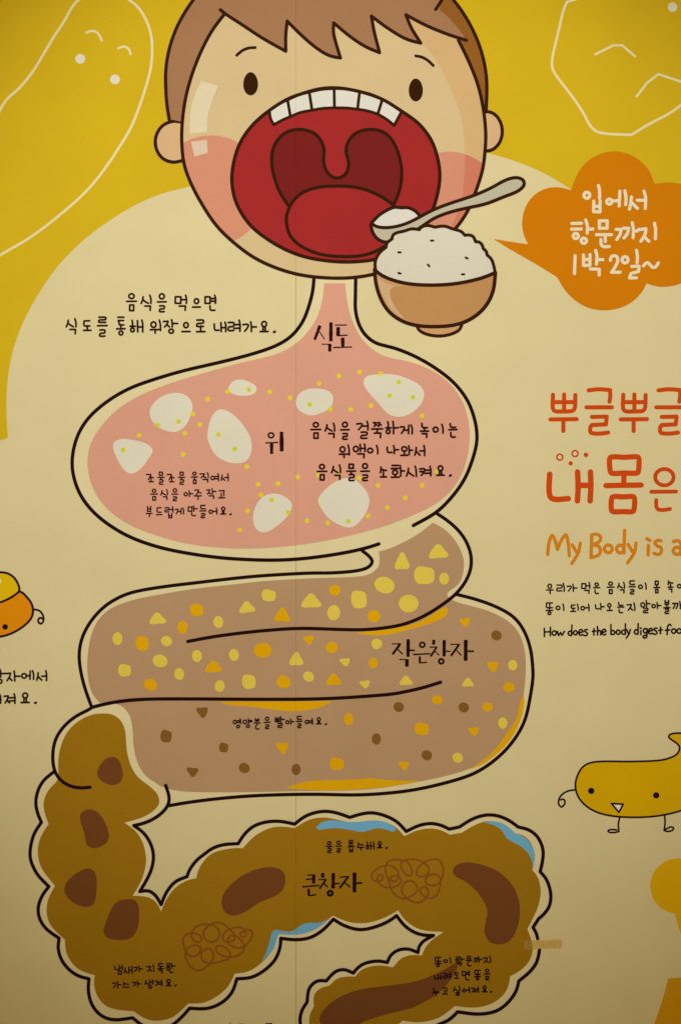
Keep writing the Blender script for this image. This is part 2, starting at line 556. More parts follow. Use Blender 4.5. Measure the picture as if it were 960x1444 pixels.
DROPS = "293,563 272,584 282,599 261,611 196.5,614 321,552 380.5,552.5 409,561 450,541 478,530 465.5,577 494.5,577.5 507,524.5 536,527 523,572 595,586.5 258.5,641 348,658 364,683 392,682 420,672.5 368,698 349,720.5 338,747.5 433,734.5 462,737.5 449,670 477.5,668 506,674 533,684.5 595,684.5 571,702 546,716 519,727.5 616,665"
DROPS_G = "252,594.5 222.5,599.5 174,634.5 308,613 331,633 351,549.5 436.5,570.5 562,539 549,558 582,560 383,705 406.5,722.5 491,735"
for s, mt, lab, grp in ((DROPS, 'drop', 'tiny yellow droplet on the pink filling of the stomach', 'yellow droplets on the pink stomach'),
                        (DROPS_G, 'drop_green', 'tiny greenish yellow droplet on a white rice lump in the stomach', 'greenish droplets on the rice lumps')):
    proto = None
    for tok in s.split():
        x, y = map(float, tok.split(','))
        if proto is None:
            proto = o = Art(6.4).fill(ell(0, 0, 3.35, 3.35, 18), mt, raw=True).build('droplet', origin=(0, 0))
        else:
            o = proto.copy(); COL.objects.link(o)
        o.location = W(x, y, 0)
        tag(o, lab, 'droplet', grp)

# ================================================================== LARGE INTESTINE
LI_TOPKNOB = "129.5,998 125,1001 107.5,1010 90,1025 79,1042.5 75,1062.5 77,1085 85,1099 97.5,1107.5 112.5,1111 127.5,1110"
LI_LEFT = "77,1088 62.5,1100 54,1115 51,1132.5 54,1147.5 59,1159.5! 49,1175 44,1192.5 43,1207.5 46,1219 54,1234 69.5,1250! 60,1263 54.5,1279 56,1294 65,1309 84,1323! 82.5,1336.5 87.5,1354 100,1369 112.5,1376.5 126,1380! 125,1396.5 130,1416.5 142.5,1431.5 160,1438 187.5,1435! 200,1445 218,1451 235,1449 245,1444 257.5,1433 267.5,1421.5! 292.5,1422 312.5,1414 327.5,1399 334,1380! 355,1378 375,1366.5 389,1351.5 395,1335 396,1323! 417.5,1325 437.5,1322 455,1311.5 470,1296! 485,1305 507.5,1311 530,1306.5 547.5,1299 559,1291! 570,1305 585,1315 598,1318.5 611,1319! 597.5,1326.5 591,1334 589,1343! 575,1338 560,1340 550,1348 546,1357! 532.5,1355 515,1358 505,1364 498,1372! 485,1367 472.5,1370 460,1383! 447.5,1383 436,1393 433,1413! 426,1424 423,1436.5 424,1446 430,1462 446,1478 475,1488"
LI_RIGHT = "234,1107.5 239,1125 236,1137.5 222.5,1151 205,1160 189,1164! 202.5,1174 212.5,1189 217,1207.5 212.5,1230 197.5,1257! 210,1256 220,1263 227.5,1275.5! 235,1258 247.5,1243 264,1236! 267.5,1226.5 277.5,1213 287.5,1205 300,1196 315,1191 336,1189.5! 345,1176 357.5,1165 375,1159 395,1158 415.5,1162! 430,1151 447.5,1145 462.5,1144 477.5,1147 493,1152.5! 510,1147.5 525,1146 542.5,1150 560,1159 572.5,1172.3! 590,1164 607.5,1161 622.5,1164 633,1169! 647.5,1166! 665,1155 685,1149 702.5,1150.5 717.5,1157 730,1166! 745,1170 757.5,1180 765,1197.5 764.5,1212.5 761,1229! 770,1240 776,1260 774,1277.5 766,1289 759,1295! 751,1307.5! 755.5,1316 757.4,1323.2"
LI_RIGHT2 = "760,1339.6 759,1346 755,1359 745,1371.5 731,1383! 727.5,1396.5 717.5,1411.5 702.5,1424 685,1429 667.5,1429.5 645,1426.5! 632.5,1438 619,1444 600,1452 575,1456!"
t = thing('large_intestine', 'bumpy brown large intestine winding across the bottom of the mural', 'intestine', 410, 1488)
a = Art(6.6)
# pale lining between outline and filling
a.fill("129.5,998! " + ' '.join(LI_TOPKNOB.split()[1:7]) + " " + LI_LEFT + " 520,1488! 575,1456! " + rev(LI_RIGHT2) + " " + rev(LI_RIGHT).replace('234,1107.5', '') +
       " 222,1105 207.5,1096 195,1077.5 189,1055 187,1025 182.5,1007.5 172.5,996 160,991!", 'lining')
a.stroke(LI_TOPKNOB, 4.8, 'ink', 8.4)
a.stroke(LI_LEFT, 4.8, 'ink', 8.4)
a.stroke(LI_RIGHT, 4.8, 'ink', 8.4)
a.stroke(LI_RIGHT2, 4.8, 'ink', 8.4)
a.stroke("129.5,997.5 145,993.5 162.5,990 180,987.6 200,986.2", 4.9, 'ink', 8.4)
a.build('intestine_wall', t)
COLON = """150,1006 130,1007.5 110,1017.5 95,1032.5 86,1052.5 82.5,1072.5 83,1092.5! 81,1101 70,1112.5 62.5,1127.5 62.5,1142.5 69,1162! 59,1177.5 54,1195 55,1212.5 61,1227.5 78,1249! 69,1266.5 66,1284 71,1304 92,1325!
94,1344 105,1361.5 117.5,1370 134,1375! 133,1389 140,1409 155,1421.5 189,1426! 205,1436.5 222.5,1439.5 245,1434 265.5,1415! 287.5,1414 307.5,1404 322.5,1390 331,1373! 350,1370 367.5,1359 385,1339 392.5,1317!
415,1318 437.5,1314 455,1304 469,1291! 487.5,1299 505,1302 525,1300 547.5,1291.5 561,1283.5! 570,1296.5 587.5,1309 605,1313 625,1314! 607.5,1326.5 599,1336.5 594.5,1347! 580,1346.5 565,1351.5 554,1364! 535,1361 517.5,1364 507.5,1369 501,1377!
487.5,1377 475,1380 464,1390! 452.5,1393 442.5,1403 442.5,1419.5! 437,1430 436,1444 442,1462 462,1474 500,1474! 545,1458 567.5,1439! 585,1441.5 605,1439.5 622.5,1433 641,1418.5! 667.5,1421 690,1416.5 707.5,1405 716,1391.5 719,1376.5!
732.5,1369 745,1356.5 750.5,1341.5 749,1326.5 743,1310! 750,1296.5 759,1276.5 762,1254 757.5,1236.5 750,1226.5! 754,1207 751,1195 745,1184 735,1177 725,1175! 715,1165 702.5,1159 685,1158 667.5,1164 651,1174! 634,1177! 620,1170 605,1168 587.5,1171 570,1179!
557.5,1166 542.5,1159 522.5,1157.5 492.5,1160! 472.5,1155 455,1152.5 435,1156 415.5,1167.5! 397.5,1165.5 380,1167.5 357.5,1180 342.5,1196! 327.5,1196 300,1202.5 287.5,1214 280,1226.5 277,1238! 260,1243 245,1254 234,1270 227.5,1285!
220,1271.5 207.5,1264.5 187.5,1263! 200,1241.5 206,1219 206,1207 202.5,1190 192.5,1172.5 176,1160! 197.5,1154 215,1145 225,1132.5 222.5,1120 210,1107.5 195,1096 185,1080 179,1057.5 177,1030 170,1015 160,1008"""
Art(7.0).fill(COLON, 'colon').build('intestine_filling', t)

STOOLS = [
    ("137.5,1087.5 142.5,1077.5 151,1069 160,1067 167.5,1071 173,1085 173,1097.5 167.5,1105 157.5,1107 146,1103 139,1096", 'brown stool shaped like a rounded triangle, topmost in the large intestine'),
    ("113,1152.5 116,1145 126,1141 137.5,1144.5 147.5,1157.5 154,1175 152.5,1186 142.5,1194 131,1196 122.5,1191 120,1177.5 116,1165", 'long slanted brown stool, second from the top at the left of the large intestine'),
    ("91,1254 96,1241.5 110,1230 125,1224 134,1229 137,1244 136,1261.5 132.5,1275 122.5,1279 107.5,1275 95,1265", 'dark brown stool pointing left at the left bend of the large intestine'),
    ("146,1314 150,1299 157.5,1281.5 165,1271.5 177.5,1268 191,1269.5 196,1279 196,1301.5 191,1316.5 182.5,1324 167.5,1325.5 152.5,1323", 'squarish dark brown stool above the two lines of writing at lower left'),
    ("312.5,1271.5 316,1259 330,1243 350,1230 372.5,1223 390,1223.5 400,1230 402.5,1241.5 399,1255 385,1265 365,1273 345,1286.5 327.5,1291.5 316,1285", 'big bean shaped brown stool left of the seam in the large intestine'),
    ("638,1227.5 642.5,1220 655,1216 675,1218 700,1227.5 720,1245 730,1265 733,1287.5 727.5,1312.5 717.5,1327.5 702.5,1332 689,1327.5 682.5,1315 684,1300 687,1285 681,1270 670,1255 655,1242.5 641,1235", 'long curved brown stool bending down at the right of the large intestine'),
    ("450,1436.5 454,1426.5 467.5,1413 487.5,1401.5 512.5,1394 550,1389.5 580,1385 597.5,1380 622.5,1369 640,1359 645.5,1356.5! 644,1366.5 635,1381.5 622.5,1396.5 605,1409 580,1421.5 560,1426.5 540,1431.5 520,1438 507.5,1443 490,1455 470,1457 455,1448", 'longest dark brown stool tapering to a point under three lines of writing'),
]
for p, lab in STOOLS:
    tag(Art(7.5).fill(p, 'stool').build('stool'), lab, 'stool', 'stools in the large intestine')
WATER = [
    ("446,1167.5 452.5,1160 467.5,1156.5 485,1158.5 505,1159 525,1156.8 540,1158 552.5,1163.2 557.8,1169 555,1173 545,1170 532.5,1167.5 520,1171 510,1173 497.5,1171 480,1168 462.5,1168 450,1170", 'wavy blue water strip under the top edge of the large intestine'),
    ("682.5,1159.5! 697.5,1158 715,1165 726,1175! 740,1181 751,1195 754,1207.5 751,1225! 749,1212.5 744,1202.5 732.5,1192.5 720,1186 712.5,1180 707.5,1171 697.5,1164", 'curved blue water patch at the upper right corner of the large intestine'),
    ("369,1356.5! 375,1344 380,1329 384,1314 389,1311 400,1313 412.5,1313 425,1304 435,1301 447.5,1301.5 462.5,1296.5 469,1291! 455,1304 437.5,1314 417.5,1318.2 392.5,1317.2! 385,1339", 'blue water patch on the lower inner edge of the large intestine at the seam'),
]
for p, lab in WATER:
    tag(Art(7.5).fill(p, 'water').build('water_patch'), lab, 'water patch', 'blue water patches in the large intestine')


def loc(pts, ox, oy, sc):
    out = []
    for tok in pts.split():
        c = tok.endswith('!')
        a, b = tok.rstrip('!').split(',')
        out.append((ox + float(a) / sc, oy + float(b) / sc, c))
    return out


G1 = "585,435 565,440 556,455 564,468 582,466 588,450 578,436 592,427 612,431 624,450 616,478 592,510 570,526 540,531 508,520 484,496 490,472 508,460 522,468 520,484 500,495 472,494 456,478 468,442 508,420 545,414 575,424 588,440"
G1B = "582,520 562,488 530,462 505,435 465,398 425,387 385,400 355,430 348,462 370,490 402,498 430,480 438,445 422,415 385,399 340,398 302,415 282,450 290,485 315,499 336,488 328,462 292,447 252,455 233,480 238,520 253,560 288,580 322,562 333,532 302,515 262,530 247,560 255,602 285,645 320,658 360,640 395,605 405,570 390,540 365,535 340,555 337,590 360,611 400,617 450,605 490,590 499,565 480,535 445,519 420,525 426,555 460,577 505,581 550,570 575,545 576,518"
G2 = "525,150 545,152 560,138 553,120 535,120 526,140 545,175 590,190 640,180 662,150 640,125 605,128 600,145 622,155 645,138 642,98 605,68 555,70 512,95 495,125 507,150 528,156"
G2B = "570,66 592,42 630,32 668,36 702,52 722,90 718,117 698,122 672,95 660,58 680,38 735,31 790,50 816,80 815,108 780,129 752,118 752,90 780,55 830,32 870,33 895,65 897,115 880,160 840,179 805,168 800,140 830,117 868,120 884,145 878,195 860,235 820,251 788,236 768,210 780,188 803,190 815,218 802,248 760,275 718,266 682,240 664,205 680,165 715,152 745,172 752,205 725,235 682,252 645,243 608,205 596,165 578,115 570,66"
for (p, q, oy, ox, lab) in ((G1, G1B, 1204, 200, 'curly brown scribble of gas at lower left of the large intestine'),
                            (G2, G2B, 1204, 400, 'curly brown scribble of gas right of the large painted title')):
    a = Art(7.6)
    a.stroke(loc(p, ox, oy, 4), 2.8, 'scribble', n=5)
    a.stroke(loc(q, ox, oy, 4), 2.8, 'scribble', n=5)
    tag(a.build('gas_scribble'), lab, 'scribble', 'gas scribbles in the large intestine')

# ================================================================== BOY
BK = 5.0
t = thing('cartoon_boy', 'cartoon boy with brown fringe and huge open red mouth at the top', 'cartoon boy', 470, 393)
F_LEFT = "316,21 300,42 284,72 271,105 262,138 257.5,170 256.5,200 260,233 271,262 285,288 305,318 330,342.5 360,364.5 395,380 430,389 475,392.5 507,390.5 528,386.5"
F_RIGHT = "560,376 595,360 620,345 644,320 660,296 670,271 680,240 683.5,212 684.5,190 682,160 675,125 665,97 655,75 646,57"
FRINGE = "317.5,19.5 340,34 370,54 403,72.5! 403,50 405,30! 425,50 447.5,69 465,79 480,82! 472.5,57 470,45 470.5,32.5! 492.5,51 515,66 535,74.5! 527.5,45 523.5,23! 545,39 572.5,55.5 593,61! 580,40 572,21! 600,36 632,49 648,54"
HAIR_L = "239,168 235.5,147 234,122 234,100 237.5,75 246,47 257,24 272,1 292,-24 330,-52 400,-76 470,-82 540,-72 600,-42 639,0"
HAIR_R = "639,0 655,22 670,50 681,82 685.5,110 686,130 685,154"
# ears (behind the face)
for fillp, lab in (("262,172 255,172 244,171 229,177.5 220,192.5 220.5,210 230,224 245,229 259,226 266,222", 'ear'),
                   ("680,157 684.5,157.6 692,158.5 700,164 706,174.5 707.8,187 705,199 699,207.5 692,212 684.5,213 680,212", 'ear')):
    a = Art(6.0).fill(fillp, 'ear')
    a.stroke(' '.join(fillp.split()[1:-1]), 4.8, 'ink_brown', 6.3)
    a.build('ear', t)
face = Art(6.9).fill("316,21! " + ' '.join(F_LEFT.split()[1:]) + " " + ' '.join(F_RIGHT.split()[:-1]) + " 646,57! " + rev(FRINGE).replace('317.5,19.5', ''), 'skin')
face.fill("594,62 605,72 622,97 637,130 649,162 654.5,200 655,240 652.5,272 642,307 625,338! 644,320 660,296 670,271 680,240 683.5,212 684.5,190 682,160 675,125 665,97 655,75 646,57! 648,54! 632,49 600,36 572,21! 580,40 593,61!", 'skin_shade', 7.2)
face.stroke(F_LEFT, 4.9, 'ink_brown', 8.8)
face.stroke(F_RIGHT, 4.9, 'ink_brown', 8.8)
face.build('face', t)
hair = Art(6.5).fill("239,168! " + ' '.join(HAIR_L.split()[1:-1]) + " 639,0 " + ' '.join(HAIR_R.split()[1:-1]) + " 685,156! 682,157! 675,125 665,97 655,75 646,56! " + rev(FRINGE).replace('317.5,19.5', '317.5,19.5!').replace('648,54', '648,54!') + " 300,42 284,72 271,105 262,138 257,172!", 'hair')
hair.stroke("239,169 " + ' '.join(HAIR_L.split()[1:-1]) + " " + HAIR_R, 4.8, 'ink_brown', 8.9)
hair.stroke("311,14 " + ' '.join(FRINGE.split()[:-1]) + " 657,57", 4.8, 'ink_brown', 8.9)
hair.stroke("614,13.5 622.5,0 628,-14", 4.8, 'ink_brown', 8.9)
hair.build('hair', t)
Art(7.1).fill("628,-14! 619,14! 635,27.5 650,46 657,57! 648,58! 655,75 665,97 675,125 682,156! 685,154! 686,130 685.5,110 681,82 670,50 655,22 639,0!", 'hair_shade').build('hair_shade', t)
# shines
a = Art(7.6)
a.fill("284,114.5! 307.5,121! 299,142 292.5,165 292,185.5! 268,189! 268,165 272.5,140", 'shine', 7.9)
a.fill("269.5,200! 292,197! 293,215.5! 274.5,221!", 'shine_cheek', 7.9)
a.build('shine', t)
# cheeks
def arc(cx, cy, r, a0, a1, n=24):
    return [(cx + r * math.cos(math.radians(a0 + (a1 - a0) * i / n)), cy + r * math.sin(math.radians(a0 + (a1 - a0) * i / n))) for i in range(n + 1)]


cheek = [(258.5, 201)] + arc(297.5, 269, 78, -118, 66, 30) + [(330, 342.5), (305, 318), (285, 288), (271, 262), (260, 233), (257, 212)]
Art(7.5).fill(cheek, 'cheek', raw=True).build('cheek', t)
rc = arc(632, 291, 77, -100, -52, 14) + [(682, 230), (680, 240), (670, 271), (660, 296), (644, 320), (620, 345), (600, 357), (600, 300), (606, 240)]
a = Art(7.4).fill(rc, 'cheek', raw=True)
a.fill(arc(632, 291, 77, -72, -52, 8) + [(682, 230), (680, 240), (670, 271), (660, 296), (644, 320), (628, 338), (642, 307), (652.5, 272), (655, 240), (655, 228)], 'cheek_shade', 7.7, raw=True)
a.build('cheek', t)
for p, rx, ry in (((353.5, 118.3), 10.4, 16.4), ((586, 127), 10, 16.2)):
    pts = []
    for i in range(40):
        an = 2 * math.pi * i / 40
        yy = math.sin(an)
        pts.append((p[0] + rx * math.cos(an) * (1.0 + .05 * yy), p[1] + ry * yy))
    Art(8.0).fill(pts, 'ink_brown', raw=True).build('eye', t)
for p in ("334,78 342.5,71 351,67.8 360,67.3", "586,79 594,80.5 602.5,85 610.5,92.5"):
    Art(8.0).stroke(p, 4.2, 'ink_brown').build('eyebrow', t)
MOUTH = "475,124 450,125.5 425,132.5 405,140 382.5,154 362.5,170 346,189 335,210 328.5,235 327,257 331,280 340,300 355,320 375,336 400,351 425,361 450,366.5 480,369.5 505,369 529,366 555,358 582,342 601,318 610,296 617.5,270 620,245 616,220 609,200 597.5,182.5 585,170 566,157 539,140 506,129"
mo = Art(8.0).fill(MOUTH, 'mouth')
mo.stroke(MOUTH, 5.0, 'ink_brown', 10.9, closed=True)
mouth = mo.build('mouth', t)
THROAT = "407.5,291! 395,272.5 386,247.5 383,227.5 385,210 392.5,196 405,186 422.5,182.5 442.5,187.5 453,199 457,212 456,227.5 460,241 467.5,249 476,251.5 485,247.5 490.5,239 491.5,227.5 488,216 488.5,206 494,195 505,186 522.5,182.5 540,186 552.5,197.5 561,215 566,237.5 565,260 560,277.5 554,290! 530,320! 440,320!"
a = Art(8.4).fill(THROAT, 'throat')
a.stroke(' '.join(THROAT.split()[:-2]).replace('407.5,291!', '407.5,291').replace('554,290!', '554,290'), 4.8, 'ink_brown', 8.7)
a.build('throat', mouth)
TONGUE = "475,262.5 450,264 427.5,271 412.5,284.5 404.5,302.5 404,315 409,332.5 422.5,346 442.5,356 465,361 495,362 517.5,359 540,349 558,335 566,318 563,302 555,290 540,279 520,269 500,264"
a = Art(9.0).fill(TONGUE, 'mouth')
a.stroke(TONGUE, 4.8, 'ink_brown', 9.3, closed=True)
a.build('tongue', mouth)
TT = [(380, 156), (405.5, 141), (436, 130), (471, 125), (507, 129), (539, 140), (566, 157.5)]
TB = [(386, 176), (409.5, 164.5), (440, 155.5), (471.5, 152.2), (504, 154), (532.5, 161), (555.5, 177)]
TM = [None, (423, 159), (455, 153), (488, 152.5), (519, 156.8), (545, 168.5)]
for i in range(6):
    b0, b1, u0, u1 = TB[i], TB[i + 1], TT[i], TT[i + 1]
    bm = (398, 169.5) if i == 0 else TM[i]
    um = ((u0[0] + u1[0]) / 2, (u0[1] + u1[1]) / 2 - 1.2)
    outline = [(u0[0], u0[1], True), (um[0], um[1], False), (u1[0], u1[1], True), (b1[0], b1[1], True), (bm[0], bm[1], False), (b0[0], b0[1], True)]
    if i == 0:
        outline.append((381.5, 167, False))
    a = Art(9.0).fill(outline, 'tooth')
    a.stroke(outline, 4.2, 'ink_brown', 9.1 + i * 0.25, closed=True)
    a.build('tooth', mouth)

# ================================================================== SPOON AND RICE BOWL
t = thing('spoon', 'grey spoon holding a mouthful of rice in front of the open mouth', 'spoon', 600, 342)
SPOON = "523,315 530,319.5 545,321.3 565,318 582.5,311 607.5,297.5 632.5,287.5 667.5,276 692.5,265 712.5,254 727.5,250.5 737,254 738.5,261 730,269.5 710,277.5 685,287.5 660,293 635,299 612.5,307.5 595,319 572,334 545,342 532,337 525,327"
a = Art(11.6).fill(SPOON, 'spoon')
a.stroke(SPOON, 4.8, 'ink_brown', 11.9, closed=True)
a.build('spoon_body', t)
MOUND = "524,314! 527,311 535,303 547.5,295.5 556,292.3 566,293.2 575,293 585,297.5 592,305! 565,318 545,321.3 530,319.5"
a = Art(11.2).fill(MOUND, 'tooth')
a.stroke("524,314 527,311 535,303 547.5,295.5 556,292.3 566,293.2 575,293 585,297.5 592,305", 4.8, 'ink_brown', 11.4)
a.build('rice', t)

t = thing('rice_bowl', 'brown bowl heaped with white rice beside the chin of the boy', 'bowl', 617, 474)
RICE = "529.5,382 528.5,371 532,361 537,354.5 544,349! 545.5,343 552.5,337! 554,331.5 559,328.5 570,326 580,322.8 591,324! 594,320.5 600,318.3 607,318.8 613,320.5 620,319.3 628,319.3 637.5,323 650,326.5 655,332! 661,331.5 667,334 670,341! 675,341.5 679,345 681,351! 684.5,354 686.5,360! 692,365 695.5,374 697.5,384"
RIM = "528,380 535,386.5 550,394 575,400.3 605,402.3 635,401 660,397 682.5,391 698,384.5"
a = Art(12.6).fill("528,380! " + ' '.join(RICE.split()[1:-1]) + " 698,384.5! " + rev(' '.join(RIM.split()[1:-1])), 'rice')
a.stroke(RICE, 4.6, 'ink_brown', 13.4)
rice = a.build('rice', t)
for x, y, an in ((609, 339.5, 0), (563, 356, 0), (657.5, 364, 25), (604, 374.5, 48), (563, 385.5, 15), (652.5, 387, 0)):
    dx, dy = 1.6 * math.cos(math.radians(an)), 1.6 * math.sin(math.radians(an))
    Art(13.8).stroke([(x - dx, y - dy), (x + dx, y + dy)], 3.1, 'ink_brown', n=0).build('sesame_seed', rice)
BOWL = "528,380 529.5,397.5 535.5,419 547.5,439 565,452 587.5,459.3 617.5,460.7 645,457.5 667.5,447.5 685,431 695,410 698,384.5"
a = Art(12.7).fill("528,380! " + ' '.join(BOWL.split()[1:-1]) + " 698,384.5! " + rev(' '.join(RIM.split()[1:-1])), 'bowl_edge')
a.fill("532,392 538,396 550,402 565,404.5 552.5,405 549.5,412.5 552.5,425 560,438 570,449 560,443 548,431 539,415 534,402", 'bowl_light', 12.95)
a.fill("568,403! 600,404 635,403 660,399 682.5,393 698,386! 695,410 685,431 667.5,447.5 645,457.5 617.5,460.7 590,459 570,449! 560,438 552.5,425 549.5,412.5 552.5,405.5", 'bowl', 13.0)
a.stroke(BOWL, 5.2, 'ink_brown', 13.5)
a.stroke(RIM, 5.2, 'ink_brown', 13.5)
a.build('bowl_body', t)
a = Art(12.2).fill("587.5,458! 590,465 600,471 617.5,474 635,471.5 647.5,465 651,457!", 'bowl_edge')
a.stroke("587.5,459 590,465 600,471 617.5,474 635,471.5 647.5,465 651,457", 4.4, 'ink_brown', 12.4)
a.build('foot', t)

# ================================================================== SPEECH BUBBLE
BUB = "695,337! 720,341 744,344.5! 737.5,330 735.5,312.5 740,292.5 752.5,275 770,265.5 787.5,264 805,268.2! 809,255 820,235 837.5,220.5 860,213.5 880,215.3 900,225 915,241 922,259.5! 940,257.3 960,259.5 985,272 1002,296 1006,325 1000,355 985,382 962,399 940,404.5 925,404 911,399.7! 905,411 892.5,424.5 875,434 852.5,438 827.5,434 807.5,421.5 795,408 785,391! 755,372.5 720,352.5"
t = thing('speech_bubble', 'orange cloud shaped speech bubble with a pointed tail and pale handwriting', 'speech bubble', 860, 438)
Art(2.6).fill(BUB, 'bubble').build('bubble_shape', t)
BT = [
    ["c236,162,26,27", "340,75 350,120 350,188", "298,215! 296,311! 354,312! 355,212!", "298,262! 355,262!", "c438,220,23,23", "462,212! 525,212!", "533,125! 527,260!", "578,122 588,180 585,248",
     "638,178 630,240 620,288", "634,222 660,250 692,280", "690,208! 755,208!", "750,125 765,180 762,282"],
    ["100,417! 188,415!", "98,468! 185,467!", "c136,530,23,23", "c209,573,24,23", "225,385 240,435 238,505", "245,468! 290,467!", "348,393! 420,393! 418,460! 348,460!z", "322,518! 458,518!", "402,520! 402,580!", "362,562 365,605 385,625 438,625",
     "500,470! 545,470! 535,515 505,562", "565,460! 612,460! 602,505 570,548", "645,410 655,470 652,547", "658,485! 690,485!", "700,472! 768,465! 760,515 722,578", "752,532 775,560 795,578", "845,415 855,470 853,555"],
    ["130,708! 124,868!", "205,700! 205,795! 262,795! 264,698!", "205,742! 262,742!", "315,660 327,715 322,785", "327,744! 380,743!", "268,828! 348,830! 346,882!",
     "448,750 455,720 480,708 508,720 513,755 490,810 458,858! 535,857!", "c580,745,27,28", "683,660 692,715 688,772", "640,805! 706,802! 702,850! 634,868! 620,908! 682,908!", "746,800 765,778 785,772 805,790 830,813 855,808 880,772"],
]


def script_strokes(a, lst, ox, oy, sc, w, mt):
    for s in lst:
        if s[0] == 'c':
            x, y, rx, ry = map(float, s[1:].split(','))
            a.ring(ox + x / sc, oy + y / sc, rx / sc, ry / sc, w, mt)
        else:
            z = s.endswith('z')
            a.stroke(loc(s.rstrip('z'), ox, oy, sc), w, mt, closed=z, n=5)


for lst in BT:
    a = Art(3.0)
    script_strokes(a, lst, 790, 250, 6.4, 4.4, 'bubble_text')
    a.build('text_line', t)

# ================================================================== HANGUL HANDWRITING
INI = 'ㄱㄲㄴㄷㄸㄹㅁㅂㅃㅅㅆㅇㅈㅉㅊㅋㅌㅍㅎ'
VOW = 'ㅏㅐㅑㅒㅓㅔㅕㅖㅗㅘㅙㅚㅛㅜㅝㅞㅟㅠㅡㅢㅣ'
FIN = ['', 'ㄱ', 'ㄲ', 'ㄳ', 'ㄴ', 'ㄵ', 'ㄶ', 'ㄷ', 'ㄹ', 'ㄺ', 'ㄻ', 'ㄼ', 'ㄽ', 'ㄾ', 'ㄿ', 'ㅀ', 'ㅁ', 'ㅂ', 'ㅄ', 'ㅅ', 'ㅆ', 'ㅇ', 'ㅈ', 'ㅊ', 'ㅋ', 'ㅌ', 'ㅍ', 'ㅎ']


def cons(j, mode):
    """strokes of a consonant in the unit square; mode v = beside a tall vowel, h = above a flat one, f = final"""
    if j in 'ㄲㄸㅃㅉ':
        one = cons({'ㄲ': 'ㄱ', 'ㄸ': 'ㄷ', 'ㅃ': 'ㅂ', 'ㅉ': 'ㅈ'}[j], mode)
        out = []
        for dx in (0, .54):
            for kind, p in one:
                out.append((kind, [(x * .48 + dx, y, c) for x, y, c in p]))
        return out
    L = lambda *p: ('l', [(x, y, True) for x, y in p])
    C = lambda *p: ('l', [(x, y, False) for x, y in p])
    if j == 'ㄱ':
        if mode == 'v':
            return [('l', [(0, .12, False), (.8, .08, False), (.92, .22, False), (.7, .6, False), (.3, 1, False)])]
        return [L((0, .06), (.97, .06), (.92, 1))]
    if j == 'ㄴ':
        return [('l', [(.03, 0, False), (.05, .6, False), (.2, .93, False), (.5, .98, False), (1, .95, False)])]
    if j == 'ㄷ':
        return [('l', [(.96, .02, True), (.08, .05, True), (.04, .75, False), (.2, .95, False), (1, .95, False)])]
    if j == 'ㄹ':
        return [('l', [(.05, .03, True), (.85, .03, False), (.97, .12, False), (.93, .42, False), (.75, .5, False), (.15, .55, False), (.05, .68, False), (.03, .9, False), (.2, .98, False), (.95, .96, True)])]
    if j == 'ㅁ':
        return [('z', [(.05, 0, True), (.97, .02, True), (.95, 1, True), (.03, .98, True)])]
    if j == 'ㅂ':
        return [L((.03, 0), (.05, .98), (.95, .98), (.97, 0)), L((.05, .5), (.95, .5))]
    if j == 'ㅅ':
        if mode == 'h':
            return [C((.1, 0), (.1, .4), (0, 1)), C((.12, .35), (.5, .52), (1, .6))]
        return [C((.28, 0), (.2, .5), (0, 1)), C((.2, .42), (.55, .72), (1, 1))]
    if j == 'ㅇ':
        return [('o', [(.5, .5, False)])]
    if j == 'ㅈ':
        if mode == 'h':
            return [('l', [(0, .06, False), (.62, .03, True), (.55, .45, False), (.28, 1, False)]), C((.5, .4), (.75, .55), (1, .68))]
        return [('l', [(0, .08, False), (.75, .03, True), (.62, .45, False), (.2, 1, False)]), C((.55, .55), (.75, .8), (1, .98))]
    if j == 'ㅋ':
        return cons('ㄱ', mode) + [L((.05, .48), (.82, .45))]
    if j == 'ㅌ':
        return [L((0, 0), (1, 0)), ('l', [(.95, .42, True), (.06, .42, True), (.2, .72, False), (.3, .98, False), (1, .98, False)])]
    if j == 'ㅍ':
        return [L((0, .05), (1, .05)), L((0, .95), (1, .95)), L((.3, .05), (.3, .95)), L((.7, .05), (.7, .95))]
    if j == 'ㅎ':
        if mode == 't':
            return [C((.36, .02), (.45, .2), (.46, .5)), L((0, .52), (1, .52)), ('o', [(.45, .83, False), (.34, .16, False)])]
        return [L((.1, 0), (.95, 0)), L((0, .34), (1, .32)), ('o', [(.5, .76, False), (.36, .24, False)])]
    return []


def vowel_tall(j):
    V = ('l', [(.0, 0, False), (.1, .4, False), (.12, 1, False)])
    T = lambda y: ('l', [(.1, y, True), (1, y, True)])
    if j == 'ㅏ': return [V, T(.52)]
    if j == 'ㅑ': return [V, T(.38), T(.62)]
    if j == 'ㅣ': return [('l', [(0, 0, False), (.6, .4, False), (.7, 1, False)])]
    R = ('l', [(.82, 0, False), (.97, .4, False), (.95, 1, False)])
    if j == 'ㅓ': return [R, ('l', [(0, .55, True), (.95, .53, True)])]
    if j == 'ㅕ': return [R, ('l', [(0, .42, True), (.93, .4, True)]), ('l', [(0, .74, True), (.95, .72, True)])]
    if j == 'ㅐ': return [('l', [(.05, .04, True), (.1, 1, True)]), R, ('l', [(.1, .58, True), (.95, .58, True)])]
    if j == 'ㅔ': return [('l', [(.52, .02, True), (.48, 1, True)]), R, ('l', [(0, .6, True), (.5, .58, True)])]
    return [V]


TALL = {'ㅏ': .42, 'ㅑ': .42, 'ㅓ': .5, 'ㅕ': .52, 'ㅣ': .16, 'ㅐ': .45, 'ㅔ': .62}


